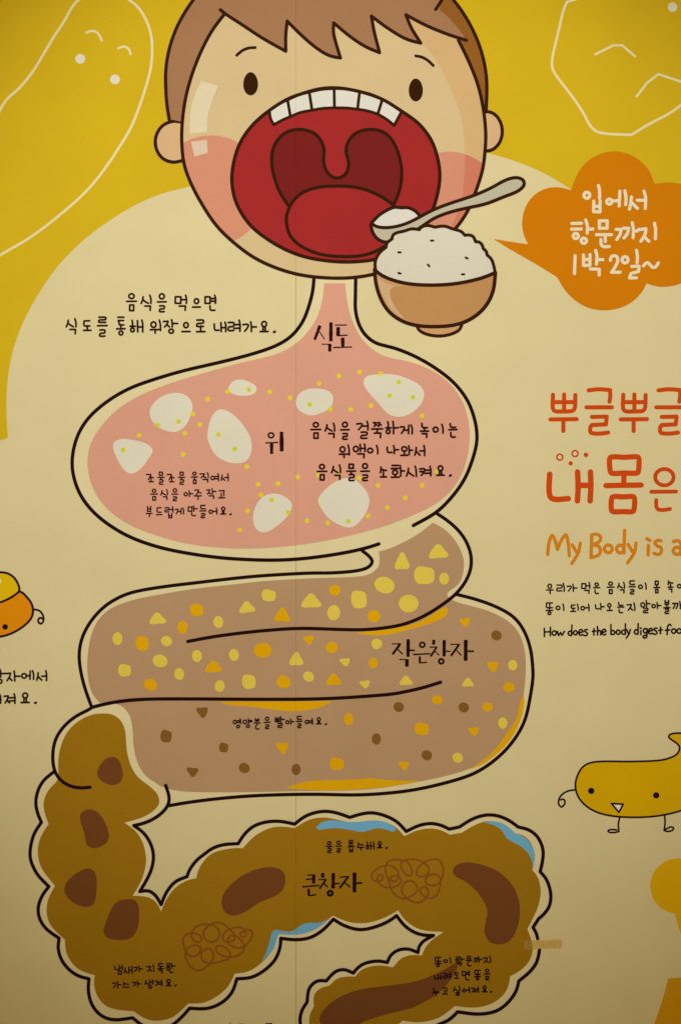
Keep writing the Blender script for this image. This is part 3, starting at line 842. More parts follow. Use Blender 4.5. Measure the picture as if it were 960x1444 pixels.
def syllable(ch):
    code = ord(ch) - 0xAC00
    i, v, f = INI[code // 588], VOW[(code % 588) // 28], FIN[code % 28]
    S_ = []

    def put(st, x0, y0, x1, y1):
        for kind, p in st:
            if kind == 'o':
                if len(p) == 1:
                    S_.append(('o', x0 + .5 * (x1 - x0), y0 + .5 * (y1 - y0), .5 * (x1 - x0), .5 * (y1 - y0)))
                else:
                    S_.append(('o', x0 + p[0][0] * (x1 - x0), y0 + p[0][1] * (y1 - y0), p[1][0] * (x1 - x0), p[1][1] * (y1 - y0)))
            else:
                S_.append((kind, [(x0 + x * (x1 - x0), y0 + y * (y1 - y0), c) for x, y, c in p]))
    tick = ch in '해하'
    if v in TALL:
        w = TALL[v]
        x1 = 1 - w - (.14 if v in 'ㅣㅏㅑㅐ' else -.02 if v in 'ㅕㅓ' else .0)
        md = 't' if tick else 'v'
        if i == 'ㅇ':
            x1 = min(x1, .48 if v == 'ㅣ' else .42)
        if f:
            yi0, yi1 = .10, (.48 if f in 'ㄹㅂㅁ' else .54)
            if i == 'ㅇ': yi0, yi1 = .16, .56
            if i == 'ㅎ': yi0, yi1 = .04, .74
            put(cons(i, md), 0, yi0, x1, yi1)
            deep = f in 'ㄹㅂㅁ'
            put(vowel_tall(v), 1 - w, 0, 1, .5 if deep else .54)
            fx0, fx1 = (.36, .92) if f not in 'ㅇㅂㅁ' else (.46, .86)
            if f == 'ㄴ': fx0 = .46
            if v in 'ㅏㅑ': fx0, fx1 = fx0 - .08, fx1 - .14
            put(cons(f, 'f'), fx0, .62 if deep else .7, fx1, 1)
        else:
            yi0, yi1 = (.34, .88) if i == 'ㅇ' else (.2, .96)
            if i == 'ㅎ': yi0, yi1 = 0, 1
            if i in 'ㄴ': yi0, yi1 = .2, .88
            if v in 'ㅔㅕㅓ' and i in 'ㄱㄲ': yi0, yi1 = .14, .95
            put(cons(i, md), 0, yi0, x1, yi1)
            put(vowel_tall(v), 1 - w, 0, 1, 1)
    elif v in 'ㅗㅛㅜㅡ':
        ww = {'ㅇ': .56, 'ㅁ': .54, 'ㅂ': .58, 'ㄷ': .78, 'ㄹ': .8, 'ㄸ': .92}.get(i, .7)
        a0, a1 = .5 - ww / 2, .5 + ww / 2
        hl = lambda y: ('l', [(0, y, True), (1, y - .01, True)])
        side = i in 'ㅅㅈ'
        if f:
            fx0, fx1 = {'ㅁ': (.3, .74), 'ㅂ': (.24, .78), 'ㅇ': (.28, .74)}.get(f, (.22, .8))
            if i == 'ㅎ':
                put(cons(i, 'h'), .1, 0, .82, .5)
                put([hl(.56)] + ([('l', [(.5, .56, True), (.5, .68, True)])] if v == 'ㅜ' else []), 0, 0, 1, 1)
                put(cons(f, 'f'), fx0, .7, fx1, 1)
            elif v == 'ㅗ':
                up = .44 if i in 'ㅌㄸ' else .32
                put(cons(i, 'h'), 0 if side else a0, 0, a1 if not side else 1, up)
                hy = .66 if i in 'ㅌㄸ' else .56
                put([('l', [(.5, up - .02, True), (.5, hy, True)]), hl(hy)], 0, 0, 1, 1)
                put(cons(f, 'f'), fx0, .78 if i in 'ㅌㄸ' else .66 if f == 'ㄹ' else .72, fx1, 1)
            elif v == 'ㅜ':
                put(cons(i, 'h'), a0, 0, a1, .25)
                put([hl(.43), ('l', [(.5, .43, True), (.5, .62, True)])], 0, 0, 1, 1)
                put(cons(f, 'f'), fx0 + .02, .62 if f == 'ㄹ' else .68, fx1 + .04, 1)
            else:
                put(cons(i, 'h'), a0, 0, a1, .28)
                put([hl(.45)], 0, 0, 1, 1)
                put(cons(f, 'f'), fx0, .66, fx1, 1)
        elif v == 'ㅗ':
            if i == 'ㅈ':
                put(cons(i, 'h'), 0, 0, 1, .7)
                put([('l', [(.66, .5, True), (.66, .97, True)]), ('l', [(.36, .98, True), (1, .97, True)])], 0, 0, 1, 1)
            elif i == 'ㅅ':
                put(cons(i, 'h'), 0, 0, 1, .56)
                put([('l', [(.5, .42, True), (.5, .97, True)]), hl(.98)], 0, 0, 1, 1)
            elif i == 'ㄱ':
                put(cons(i, 'h'), .1, 0, .92, .68)
                put([('l', [(.45, .36, True), (.45, .97, True)]), hl(.98)], 0, 0, 1, 1)
            else:
                put(cons(i, 'h'), a0 - .1, 0, a1 - .04, .56)
                put([('l', [(.5, .5, True), (.5, .97, True)]), hl(.98)], 0, 0, 1, 1)
        elif v == 'ㅛ':
            put(cons(i, 'h'), .2, 0, .8, .5)
            put([('l', [(.36, .5, True), (.36, .97, True)]), ('l', [(.64, .5, True), (.64, .97, True)]), hl(.98)], 0, 0, 1, 1)
        elif v == 'ㅜ':
            put(cons(i, 'h'), .06 if side else a0, 0, .95 if side else a1, .5)
            y_ = .7 if i == 'ㅂ' else .64
            put([hl(y_), ('l', [(.55, y_, True), (.55, 1, True)])], 0, 0, 1, 1)
        else:
            put(cons(i, 'h'), .04 if side else a0, 0, .88 if side else a1, .66)
            put([hl(.98)], 0, 0, 1, 1)
    else:      # ㅘ ㅚ ㅟ
        iw = .5
        if v in 'ㅘㅚ':
            if i == 'ㅎ':
                put(cons(i, 'h'), 0, 0, .56, .76)
            else:
                put(cons(i, 'h'), .06, .1, .54, .56)
            put([('l', [(.3, .76 if i == 'ㅎ' else .52, True), (.3, .96, True)]), ('l', [(0, .98, True), (.6, .96, True)])], 0, 0, 1, 1)
        else:
            put(cons(i, 'h'), .06, .14, .52, .56)
            put([('l', [(0, .74, True), (.78, .72, True)]), ('l', [(.44, .74, True), (.44, 1, True)])], 0, 0, 1, 1)
        if v == 'ㅘ':
            put(vowel_tall('ㅏ'), .68, 0, 1, .88)
        else:
            put(vowel_tall('ㅣ'), .82, 0, .98, .8)
    return S_


def write(a, items, w, mt):
    for it in items:
        ch, x0, x1, y0, y1 = it
        if ch == '.':
            a.stroke([(x0 - .7, x1 + .4), (x0 + .7, x1 - .4)], w * 1.25, mt, n=0)
            continue
        st = syllable(ch)
        xs, ys = [], []
        for s in st:
            if s[0] == 'o':
                xs += [s[1] - s[3], s[1] + s[3]]; ys += [s[2] - s[4], s[2] + s[4]]
            else:
                xs += [p[0] for p in s[1]]; ys += [p[1] for p in s[1]]
        bx0, bx1, by0, by1 = min(xs), max(xs), min(ys), max(ys)
        X0, X1, Y0_, Y1_ = x0 + w / 2, x1 - w / 2, y0 + w / 2, y1 - w / 2
        fx = (X1 - X0) / (bx1 - bx0); fy = (Y1_ - Y0_) / (by1 - by0)
        for s in st:
            if s[0] == 'o':
                rx, ry = s[3] * fx, s[4] * fy
                r = min(rx, ry)
                rx, ry = min(rx, r * 1.12), min(ry, r * 1.12)
                a.ring(X0 + (s[1] - bx0) * fx, Y0_ + (s[2] - by0) * fy, max(rx, w * .8), max(ry, w * .8), w, mt, n=16)
            else:
                p = [(X0 + (q[0] - bx0) * fx, Y0_ + (q[1] - by0) * fy, q[2]) for q in s[1]]
                a.stroke(p, w, mt, closed=(s[0] == 'z'), n=4)


def caption(label, lines, w, mt, lev):
    xs = [i[1] for l in lines for i in l if i[0] != '.']
    ye = max(i[4] for l in lines for i in l if i[0] != '.')
    t = thing('caption', label, 'caption', sum(xs) / len(xs), ye)
    for l in lines:
        a = Art(lev)
        write(a, l, w, mt)
        a.build('text_line', t)
    return t


P_ = lambda x, y: ('.', x, y, 0, 0)
caption('two lines of dark handwriting on the cream ground left of the gullet', [
    [('음', 177.5, 194, 413, 439.5), ('식', 198, 214.5, 415, 439), ('을', 221, 236, 413, 441), ('먹', 246, 264.5, 415, 439), ('으', 270.5, 284, 419, 434.5), ('면', 288, 305.5, 415, 439)],
    [('식', 92.5, 109, 448, 472), ('도', 117, 130, 451, 467.3), ('를', 136.5, 152.7, 446, 475.5), ('통', 163.5, 178, 446, 473.7), ('해', 182.5, 203, 450, 469.5), ('위', 211, 228, 450, 471.2), ('장', 229.3, 252, 449.5, 471.2), ('으', 255.5, 269.5, 452.5, 469),
     ('로', 276, 290.5, 450, 469.2), ('내', 301, 320, 453, 469), ('려', 320.6, 340, 450, 468.5), ('가', 341.3, 363, 452.5, 469), ('요', 365.6, 379.5, 452, 469), P_(387, 468)]], 2.75, 'ink_text', 2)
caption('three lines of dark handwriting at the right inside the pink stomach', [
    [('음', 437, 453.5, 594.5, 619.5), ('식', 457, 473, 595.5, 618.5), ('을', 479, 493.5, 594, 620.7), ('걸', 501.5, 520, 593, 619.5), ('쭉', 522.5, 540.7, 594.7, 618.5), ('하', 542.3, 562.5, 593, 613), ('게', 562.5, 582.3, 598, 613), ('녹', 591.2, 605.3, 595.6, 618.2), ('이', 609, 625.6, 597, 612), ('는', 631.2, 645, 596, 617.8)],
    [('위', 477.2, 493.6, 626.2, 646.6), ('액', 496.8, 516, 624.8, 647), ('이', 516.8, 533.8, 626.8, 641.3), ('나', 544.4, 563, 627, 641), ('와', 563.5, 582.8, 627.2, 643.6), ('서', 583.2, 599.8, 626.8, 643.8)],
    [('음', 446, 461.9, 653.7, 678.2), ('식', 466, 481.3, 654.4, 677.3), ('물', 487.7, 502.5, 653.2, 679), ('을', 507.2, 521.9, 652.5, 679), ('소', 534.7, 546, 657.2, 674), ('화', 550.2, 571.3, 655, 674.4), ('시', 571.5, 588, 656, 673.2), ('켜', 590, 608.5, 656.2, 672.3), ('요', 614, 627.3, 655.6, 671.5), P_(634.6, 670.6)]], 2.75, 'ink_text', 6.9)
caption('three short lines of small handwriting at lower left inside the pink stomach', [
    [('조', 205.8, 217.6, 668, 680.4), ('물', 221.9, 232.7, 664.8, 683.8), ('조', 235, 246.7, 668, 680.4), ('물', 251, 261.8, 664.8, 683.8), ('움', 269.1, 279.8, 664.8, 682.9), ('직', 281, 295, 665.6, 680.9), ('여', 296.8, 309.4, 667, 678.9), ('서', 311, 323, 667, 678.9)],
    [('음', 211.9, 223.3, 688.9, 706.4), ('식', 226, 237.3, 689.3, 705.5), ('을', 241.7, 252.1, 688.2, 707.1), ('아', 258.7, 273.1, 691, 701.2), ('주', 273.1, 285.2, 689.9, 705.2), ('작', 290.5, 305.8, 688.2, 704.2), ('고', 307.4, 318, 691, 703.1)],
    [('부', 205.5, 215.7, 713, 729.5), ('드', 219.8, 229.5, 715, 726.8), ('럽', 231.9, 245.2, 713.3, 731.2), ('게', 246.3, 260.2, 715.5, 725.7), ('만', 264.7, 279.5, 712.5, 728.3), ('들', 281, 291.7, 711.7, 731), ('어', 294.1, 307, 715.4, 725.9), ('요', 310.3, 319.6, 713.9, 725.9), P_(325.3, 725.2)]], 2.0, 'ink_text', 6.9)
caption('one line of small handwriting in the lower loop of the tan small intestine', [
    [('영', 328.1, 340.3, 1012.5, 1027.3), ('양', 341.9, 356.3, 1012.5, 1026.9), ('분', 357.5, 367.7, 1012.2, 1028.9), ('을', 371.6, 381.7, 1010.2, 1028.4), ('빨', 387.2, 402, 1009.4, 1026.6), ('아', 402, 415.6, 1012.6, 1022.2), ('들', 417.2, 427, 1009, 1026.9), ('여', 429.4, 441.6, 1012, 1022.2), ('요', 445, 454, 1011, 1021.6), P_(459.5, 1021)]], 1.95, 'ink', 5.4)
caption('one short line of small handwriting under the blue water strip', [
    [('물', 459, 469.3, 1186, 1203), ('을', 472.5, 482.4, 1185, 1202.6), ('흡', 489.7, 500.2, 1184, 1201.9), ('수', 503, 513.6, 1187.3, 1199.7), ('해', 515, 528.2, 1186, 1198.2), ('요', 530.8, 539.6, 1185.8, 1196.3), P_(544.8, 1195.5)]], 1.95, 'ink', 8.0)
caption('two lines of small handwriting at lower left on the brown large intestine', [
    [('냄', 161.2, 174, 1360, 1374.8), ('새', 174.6, 187.8, 1361.6, 1373.4), ('가', 187.8, 202.1, 1361, 1370.8), ('지', 206, 218.2, 1359.7, 1370.8), ('독', 222, 231.6, 1357.6, 1372.7), ('한', 233.9, 248, 1357.4, 1372)],
    [('가', 158, 171.8, 1382.8, 1393.7), ('스', 173, 183.8, 1384, 1393), ('가', 186, 199.8, 1382.2, 1391.8), ('생', 203.9, 216.7, 1380.3, 1394.5), ('겨', 217.6, 229.6, 1380.8, 1390.8), ('요', 233.4, 242.6, 1380, 1390.8), P_(248, 1389.3)]], 1.95, 'ink', 8.0)
caption('three lines of small handwriting over the tapering stool at lower right', [
    [('똥', 612, 622.4, 1348.9, 1364), ('이', 624.5, 636, 1349.6, 1359.3), ('항', 641, 654.7, 1348, 1361.7), ('문', 655.7, 665.8, 1347.3, 1362.7), ('까', 666.7, 679.7, 1347.8, 1357.7), ('지', 679.7, 692.2, 1347.3, 1358.5)],
    [('내', 611.3, 622.4, 1373.3, 1382), ('려', 623.4, 636, 1369.7, 1380.8), ('오', 639.6, 647.4, 1369.7, 1380.4), ('면', 650.5, 662.3, 1367.6, 1382.5), ('똥', 667.7, 677.9, 1367, 1382.5), ('을', 681.5, 691, 1365.5, 1382.5)],
    [('누', 608.5, 619.3, 1392, 1404.8), ('고', 622.4, 631.3, 1392, 1402.7), ('싶', 638, 648.8, 1389.5, 1404), ('어', 651, 662.5, 1391, 1400.6), ('져', 663.5, 675.2, 1390.2, 1400.4), ('요', 678.3, 687.3, 1389, 1399.4), P_(692.2, 1398.3)]], 1.95, 'ink', 8.0)
caption('two lines of handwriting cut by the left edge under the small orange creature', [
    [('장', -12, 10.2, 943, 965), ('자', 7.5, 30, 944.8, 961.7), ('에', 30, 49.2, 944.6, 959), ('서', 51, 67.5, 944.6, 961)],
    [('해', -18, 2.8, 978, 993), ('져', 5, 23, 977, 993.2), ('요', 29, 43, 976, 992), P_(50.6, 991)]], 2.6, 'ink', 2)
caption('two lines of dark handwriting under the orange English heading', [
    [('우', 769, 780.3, 822, 838.2), ('리', 783.4, 796, 821.5, 835), ('가', 798, 814, 823, 835), ('먹', 818.5, 832, 820.4, 838), ('은', 835.2, 846, 821, 838), ('음', 854.5, 866, 819.6, 838.2), ('식', 869, 880.8, 820, 837.2), ('들', 885, 896, 818, 838.6), ('이', 898.5, 911.3, 821, 832), ('몸', 920, 930.3, 818.3, 837), ('속', 940, 949, 818, 836), ('에', 952.7, 972, 820, 831)],
    [('똥', 768.3, 779.8, 849, 867.8), ('이', 782.4, 795.4, 850.6, 861.9), ('되', 803, 815.7, 851, 863.3), ('어', 817.5, 831, 851, 862.3), ('나', 838, 852.2, 850, 860.8), ('오', 854.3, 863.6, 849.6, 862), ('는', 869, 879.8, 848.5, 865), ('지', 882.4, 895.4, 849, 862), ('알', 901.7, 916.8, 845.6, 865), ('아', 917, 932, 848.5, 859), ('볼', 933.8, 945, 845.4, 866.2), ('까', 946.3, 966, 847, 859.5)]], 2.2, 'ink', 2)

# Latin question line
HOW = [("H", ["66,730! 68,842!", "150,715! 147,832!", "68,780! 148,776!"]), ("o", ["c200,794,27,30"]), ("w", ["242,770 250,800 260,828! 285,785! 305,825! 325,795 338,768"]),
       ("d", ["c415,797,26,28", "440,685! 433,828!"]), ("o", ["c487,790,24,28"]), ("e", ["535,792! 586,778! 575,750 552,748 535,772 535,805 555,824 588,815"]),
       ("s", ["650,748 622,748 608,765 640,788 650,808 632,828 600,824"]), ("t", ["738,735! 736,820!", "715,772! 760,766!"]), ("h", ["785,705! 786,820!", "788,785 805,758 825,765 828,820"]),
       ("e", ["850,788! 900,772! 888,745 865,745 850,768 850,800 868,818 900,810"])]
HOW2 = [("b", ["6,680! 8,812!", "c32,786,26,27"]), ("o", ["c105,782,25,29"]), ("d", ["c178,782,26,28", "203,668! 200,812!"]), ("y", ["222,748! 242,802!", "268,745 252,805 215,862"]),
        ("d", ["c350,778,25,30", "375,665! 372,808!"]), ("i", ["411,762! 412,814!", "402,722! 416,730!"]), ("g", ["c470,762,25,29", "495,735 494,800 488,850 465,862 442,850 452,828 490,822"]),
        ("e", ["515,772! 568,757! 556,732 532,735 516,760 520,795 545,802 570,795"]), ("s", ["630,728 602,728 588,745 620,770 630,790 612,808 580,806"]), ("t", ["678,712! 675,802!", "653,757! 700,750!"]),
        ("f", ["820,692 800,676 778,695 770,750 765,814", "742,757! 800,750!"]), ("o", ["c855,766,28,30"]), ("o", ["c930,766,30,30"]), ("d", ["c1008,766,26,30", "1034,660! 1030,798!"])]
t = thing('caption', 'small English question in dark handwriting below the Korean lines at right', 'caption', 860, 900)
a = Art(2)
for ch, st in HOW:
    script_strokes(a, st, 760, 810, 9.6, 2.4, 'ink')
for ch, st in HOW2:
    script_strokes(a, st, 860, 810, 9.6, 2.4, 'ink')
a.build('text_line', t)

# English heading
t = thing('heading', 'orange handwritten English heading below the big red Korean title', 'heading', 860, 795)
MY = ["57,225! 64,150 86,95 104,125 122,190! 148,130 178,92 192,135 203,233", "222,160! 250,207!", "276,150 264,210 220,286",
      "354,92! 349,246!", "354,92! 388,88 413,105 405,138 358,160!", "358,160! 398,168 414,198 398,230 349,246!", "c466,187,26,26", "c546,188,24,26", "576,62! 571,215!", "600,158! 630,207!", "653,148 642,210 596,282",
      "737,163! 735,228!", "726,118! 746,131!", "822,132 798,130 780,146 795,165 822,180 822,212 798,225 774,217", "906,138 935,131 955,150 957,225", "c930,200,26,24"]
a = Art(2)
script_strokes(a, MY, 760, 735, 4.8, 4.8, 'subheading')
a.build('text_line', t)

# red Korean title
t = thing('heading', 'big orange red Korean title in two rows at the right edge', 'heading', 860, 726)
BBU = ["92,80! 92,175 105,190 165,193 225,188 238,172 243,82", "167,78! 167,190!", "92,130! 240,130!", "75,247! 252,245!", "162,247! 162,325!"]
GUL = ["333,50! 400,43 478,48! 479,90 474,127", "318,165! 490,165!", "355,230! 455,228! 450,280! 355,285! 345,300 347,335 370,342 420,342 465,336"]
for lst, dx in ((BBU, 0), (GUL, 0), (BBU, 475), (GUL, 472)):
    a = Art(2)
    script_strokes(a, lst, 760 + dx / 4.8, 540, 4.8, 5.9, 'heading')
    a.build('character', t)
a = Art(2); script_strokes(a, ["70,210 66,330 78,368 110,380 195,375", "258,195 262,290 257,390", "345,195 348,290 343,390", "260,285! 345,285!"], 760, 625, 4.8, 7.9, 'heading'); a.build('character', t)
a = Art(2); script_strokes(a, ["485,94 574,95 665,94 672,104 668,192 660,201 574,202 490,203 481,194 476,104z", "572,205! 570,285!", "450,287! 688,283!", "499,362 566,363 634,362 642,371 638,453 630,462 563,463 496,462 488,454 490,371z"], 760, 625, 4.8, 7.6, 'heading'); a.build('character', t)
a = Art(2); script_strokes(a, ["c845,230,62,55", "756,329! 924,327!", "790,385 790,425 802,447 835,452 883,445"], 760, 625, 4.8, 5.5, 'heading'); a.build('character', t)
a = Art(2)
a.ring(760 + 138 / 4.8, 625 + 94 / 4.8, 20 / 4.8, 20 / 4.8, 2.3, 'heading'); a.ring(760 + 241 / 4.8, 625 + 70 / 4.8, 20 / 4.8, 20 / 4.8, 2.3, 'heading')
a.disc(760 + 211 / 4.8, 625 + 136 / 4.8, 3.1, 'heading', n=20); a.disc(760 + 315 / 4.8, 625 + 79 / 4.8, 3.3, 'heading', n=20)
a.build('bubble_mark', t)

# brush titles
def brush(label, chars, ox, oy, sc, lev, mt):
    t = thing('brush_title', label, 'title', ox + 60, oy + 60)
    for st in chars:
        a = Art(lev)
        for s in st:
            if s[0] == 'c':
                x, y, rx, ry, w = s[1:]
                a.ring(ox + x / sc, oy + y / sc, rx / sc, ry / sc, (w * 1.12 + 3.5) / sc, mt)
            else:
                x0, y0, x1, y1, w = s[:5]
                w2 = s[5] if len(s) > 5 else w
                w, w2 = w * 1.12 + 2.5, w2 * 1.12 + 2.5
                # a stroke of a flat brush: blunt, slightly rounded ends and a little waviness
                dx, dy = x1 - x0, y1 - y0
                L = math.hypot(dx, dy); ux, uy = dx / L, dy / L; nx, ny = -uy, ux
                j = min(w, w2) * .10
                pts = []
                n = 5
                side = []
                for i in range(n + 1):
                    f = i / n
                    ww = (w + (w2 - w) * f) / 2 + random.uniform(-j, j) * .6
                    side.append((x0 + dx * f, y0 + dy * f, ww))
                e = min(w, w2) * .16
                up = [(x + nx * q, y + ny * q) for x, y, q in side]
                dn = [(x - nx * q, y - ny * q) for x, y, q in side][::-1]
                ring = [(up[0][0] + ux * e, up[0][1] + uy * e)] + up[1:-1] + [(up[-1][0] - ux * e, up[-1][1] - uy * e)]
                ring += [(x1 + nx * w2 * .3, y1 + ny * w2 * .3), (x1 - nx * w2 * .3, y1 - ny * w2 * .3)]
                ring += [(dn[0][0] - ux * e, dn[0][1] - uy * e)] + dn[1:-1] + [(dn[-1][0] + ux * e, dn[-1][1] + uy * e)]
                ring += [(x0 - nx * w * .3, y0 - ny * w * .3), (x0 + nx * w * .3, y0 + ny * w * .3)]
                a.face([(ox + p[0] / sc, oy + p[1] / sc) for p in ring], mt, a.next(None))
        a.build('character', t)
    return t


brush('dark brush title on the gullet above the stomach', [
    [(210, 112, 148, 275, 32, 24), (203, 182, 262, 270, 10, 9), (333, 76, 331, 292, 36), (226, 323, 335, 324, 9), (320, 320, 319, 408, 32)],
    [(378, 108, 512, 107, 12), (414, 130, 412, 230, 38), (400, 228, 524, 221, 12), (464, 248, 467, 352, 33), (358, 361, 572, 355, 13)]], 425, 445, 8, 6.9, 'ink_text')
brush('single dark brush character in the middle of the stomach', [
    [('c', 178, 191, 30, 27, 15), (112, 278, 260, 271, 14), (184, 275, 185, 402, 32), (296, 150, 298, 374, 37)]], 360, 590, 8, 6.9, 'ink_text')
brush('dark four character brush title on the tan small intestine', [
    [(53, 133, 150, 131, 10), (142, 132, 60, 242, 20, 22), (112, 188, 168, 241, 9, 11), (224, 82, 222, 268, 30), (238, 200, 294, 200, 13), (130, 295, 228, 297, 10), (211, 290, 210, 370, 30)],
    [('c', 370, 142, 26, 24, 15), (275, 243, 452, 235, 13), (344, 262, 345, 335, 18), (340, 331, 422, 324, 10)],
    [(490, 88, 488, 142, 25), (447, 167, 527, 165, 10), (520, 166, 456, 264, 15, 18), (500, 208, 547, 252, 9), (598, 92, 597, 265, 27), (610, 210, 665, 210, 11), ('c', 567, 314, 24, 24, 17)],
    [(662, 138, 760, 137, 9), (755, 136, 668, 258, 16, 20), (722, 193, 776, 253, 9, 12), (822, 90, 821, 310, 33), (842, 208, 907, 210, 15)]], 545, 890, 7.385, 5.4, 'ink')
brush('dark three character brush title on the brown large intestine', [
    [(88, 370, 168, 367, 9), (153, 366, 152, 452, 26), (75, 412, 150, 406, 10), (42, 483, 208, 470, 13), (104, 500, 105, 572, 18), (100, 568, 178, 558, 10)],
    [(240, 348, 239, 397, 25), (198, 414, 278, 412, 10), (272, 412, 208, 502, 15, 16), (250, 448, 292, 490, 10), (342, 348, 340, 500, 29), (352, 452, 403, 450, 12), ('c', 312, 545, 22, 22, 19)],
    [(400, 391, 494, 382, 10), (485, 385, 403, 496, 16, 18), (450, 440, 506, 487, 11), (547, 344, 546, 538, 34), (566, 448, 622, 445, 15)]], 420, 1180, 6.857, 8.0, 'ink')

# writing whose top edges show at the bottom of the picture
t = thing('caption', 'dark lettering just showing at the bottom edge left of the seam', 'caption', 355, 1462)
a = Art(2)
a.stroke([(375, 1444.2), (383, 1443.8)], 2.6, 'ink', n=0); a.stroke([(379, 1444), (379, 1460)], 2.4, 'ink', n=0)
a.stroke([(337, 1444.6), (343, 1444.6)], 2.0, 'ink', n=0); a.stroke([(340, 1445), (336, 1460)], 2.4, 'ink', n=0)
a.stroke([(324.8, 1443.6), (323, 1458)], 1.8, 'ink', n=0)
a.build('text_line', t)

# ================================================================== LITTLE CREATURES
t = thing('poo_creature', 'orange swirl creature with a yellow cap cut by the left edge', 'creature', -4, 918)
BODY_L = "27.5,833 37.5,841 45,851 47.2,861 45,871 37.5,880 25,889 12.5,894.8 0,898 -22,899 -42,890 -54,876 -56,860 -48,845 -36,834"
a = Art(2).fill(BODY_L, 'mascot_orange')
a.stroke(BODY_L, 3.2, 'ink', 2.4, closed=True)
body = a.build('body', t)
CAP = "0,807 10,808 20,814 26,823.5 28,833 20,840 10,845.8 0,849.5 -15,850 -30,844 -38,834 -34,822 -24,812 -12,807.5"
a = Art(2.9).fill(CAP, 'mascot_cap')
a.stroke(CAP, 3.2, 'ink', 3.2, closed=True)
a.fill(ell(0.5, 819, 2.3, 3.4, 16), 'white_line', 3.15, raw=True)
a.build('cap', t)
Art(3.0).disc(7.75, 884, 4.0, 'ink', n=24).build('eye', t)
Art(2.3).stroke("48,859.3 56,861 61,867.5 62,874 59,879.7 55,878 54.3,874 57,871 60.5,872.5", 2.9, 'ink').build('arm', t)
Art(2.3).stroke("-12,897 -13,908 -10,916.5 0.5,917 -6,913.5", 2.9, 'ink').build('leg', t)

t = thing('poo_creature', 'yellow slug shaped creature with a small white beak standing at the right edge', 'creature', 890, 1174)
YB = "960,1033.8 945,1035 941.8,1039 947.5,1044 956,1050.5 957.5,1057 952.5,1064.5 940,1070 927.5,1072.5 882.5,1074 837.5,1074.2 822.5,1080 814,1092.5 810.5,1107.5 814,1122.5 825,1136 842.5,1146 865,1151 895,1152.6 927.5,1150.5 960,1143 990,1128 1008,1104 1010,1072 992,1044 975,1035"
a = Art(2.5).fill(YB, 'mascot_yellow')
a.stroke(YB, 2.7, 'ink', 2.8, closed=True)
a.build('body', t)
for x, y in ((833, 1115.2), (924.5, 1121.5)):
    Art(3.2).disc(x, y, 4.5, 'ink', n=24).build('eye', t)
a = Art(3.2).fill("861.5,1133! 878,1134! 872,1145.5!", 'white')
a.stroke("861.5,1133! 878,1134! 872,1145.5!", 2.6, 'ink', 3.4, closed=True)
a.build('beak', t)
Art(2.2).stroke("810,1113.8 800,1115.5 791,1121 787,1129 787.8,1135.5 791.5,1138 795.5,1134 795.8,1129 793,1126.8 790,1128", 2.6, 'ink').build('arm', t)
Art(2.2).stroke("873,1153 871.2,1162.5 872,1172.5! 865,1174 858,1173.5 856.5,1171.5 860,1169.8 869,1170.3", 2.5, 'ink').build('leg', t)
Art(2.2).stroke("936.3,1150 937,1160 935.7,1171! 941,1172.6 947,1171 949.3,1168 945.5,1165.8 938,1169.3", 2.5, 'ink').build('leg', t)

# yellow shapes at lower right
a = Art(1).fill(arc(955, 1249.5, 39, -88, 270, 0) if False else ell(955, 1249.5, 39, 39, 60), 'blob', raw=True)
a.fill("951.5,1282 953,1297 957,1311 968,1335 990,1362! 1060,1362! 1060,1240! 990,1240!", 'blob', 1.3)
tag(a.build('yellow_cloud'), 'rounded mustard yellow cloud shape cut by the right edge below the slug creature', 'cloud shape')
tag(Art(1).fill("941.3,1380! 960,1378.3 1060,1374! 1060,1560! 890,1560! 905,1492 922,1444 935,1404", 'patch').build('yellow_patch'), 'dark mustard patch with a curved left side in the bottom right corner', 'colour patch')

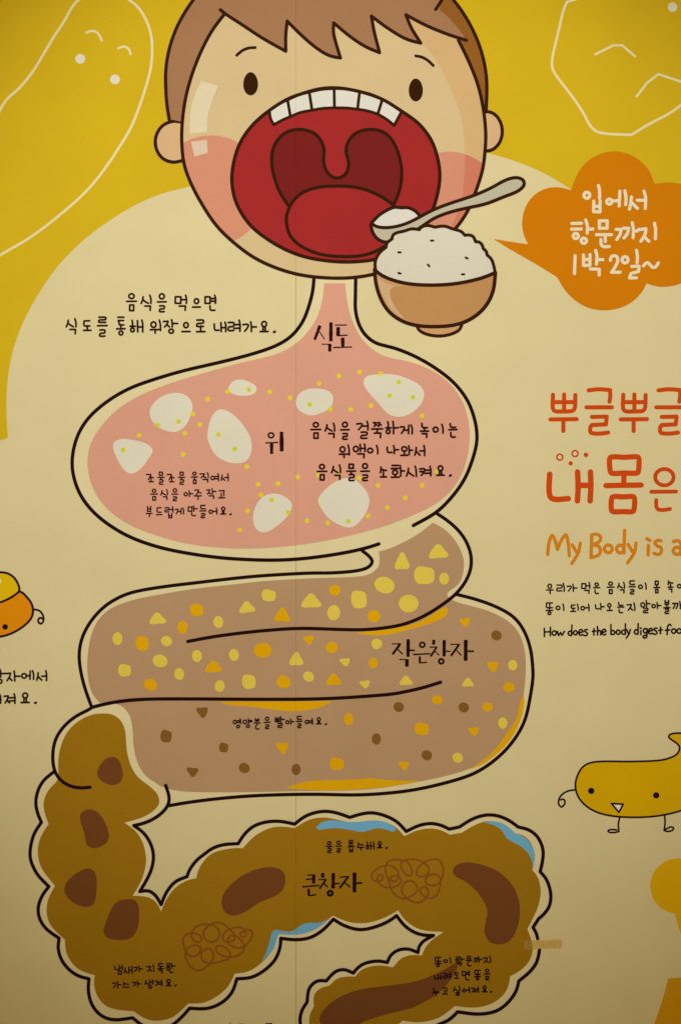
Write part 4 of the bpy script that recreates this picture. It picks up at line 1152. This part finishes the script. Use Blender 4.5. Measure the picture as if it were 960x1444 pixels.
# ================================================================== TAPE LEFT ON THE MURAL
def tape_material():
    m = bpy.data.materials.new("old_clear_tape")
    m.use_nodes = True
    nt = m.node_tree
    for n in list(nt.nodes):
        nt.nodes.remove(n)
    out = nt.nodes.new("ShaderNodeOutputMaterial")
    tr = nt.nodes.new("ShaderNodeBsdfTransparent")
    df = nt.nodes.new("ShaderNodeBsdfDiffuse")
    df.inputs[0].default_value = (0.80, 0.60, 0.20, 1)
    mx = nt.nodes.new("ShaderNodeMixShader")
    geo = nt.nodes.new("ShaderNodeNewGeometry")
    nz = nt.nodes.new("ShaderNodeTexNoise")
    mp = nt.nodes.new("ShaderNodeMapping")
    mp.inputs['Scale'].default_value = (40, 1, 160)
    nz.inputs['Scale'].default_value = 1.6
    nz.inputs['Detail'].default_value = 5
    nt.links.new(geo.outputs['Position'], mp.inputs['Vector'])
    nt.links.new(mp.outputs[0], nz.inputs['Vector'])
    cr = nt.nodes.new("ShaderNodeMapRange")
    cr.inputs['From Min'].default_value = .3; cr.inputs['From Max'].default_value = .7
    cr.inputs['To Min'].default_value = .12; cr.inputs['To Max'].default_value = .55
    nt.links.new(nz.outputs['Fac'], cr.inputs['Value'])
    tr.inputs[0].default_value = (0.97, 0.92, 0.74, 1)
    nt.links.new(cr.outputs[0], mx.inputs[0])
    nt.links.new(tr.outputs[0], mx.inputs[1]); nt.links.new(df.outputs[0], mx.inputs[2])
    nt.links.new(mx.outputs[0], out.inputs['Surface'])
    return m


MATS['tape'] = tape_material()
tp = Art(10.5).fill("740,1326.5 748,1325.5 770,1325.3 786,1324.2 791,1325 792.3,1330 791.5,1335.5 788,1337 770,1337.2 757,1338.3 742,1339.5 738.8,1337 738.5,1330", 'tape').build('sticky_tape')
tag(tp, 'short strip of yellowed clear tape across the right outline of the large intestine', 'tape')

# the fine seam where the two boards meet shows through the print
def seam_material():
    m = bpy.data.materials.new("seam_shadow")
    m.use_nodes = True
    nt = m.node_tree
    for n in list(nt.nodes):
        nt.nodes.remove(n)
    out = nt.nodes.new("ShaderNodeOutputMaterial")
    tr = nt.nodes.new("ShaderNodeBsdfTransparent")
    tr.inputs[0].default_value = (0.90, 0.885, 0.85, 1)
    nt.links.new(tr.outputs[0], out.inputs['Surface'])
    return m


MATS['seam'] = seam_material()
Art(14).fill([(SEAM - .45, Y0), (SEAM + .45, Y0), (SEAM + .45, Y1), (SEAM - .45, Y1)], 'seam', raw=True).build('seam', pr)

for o in bpy.data.objects:
    if '_o' in o:
        del o['_o']
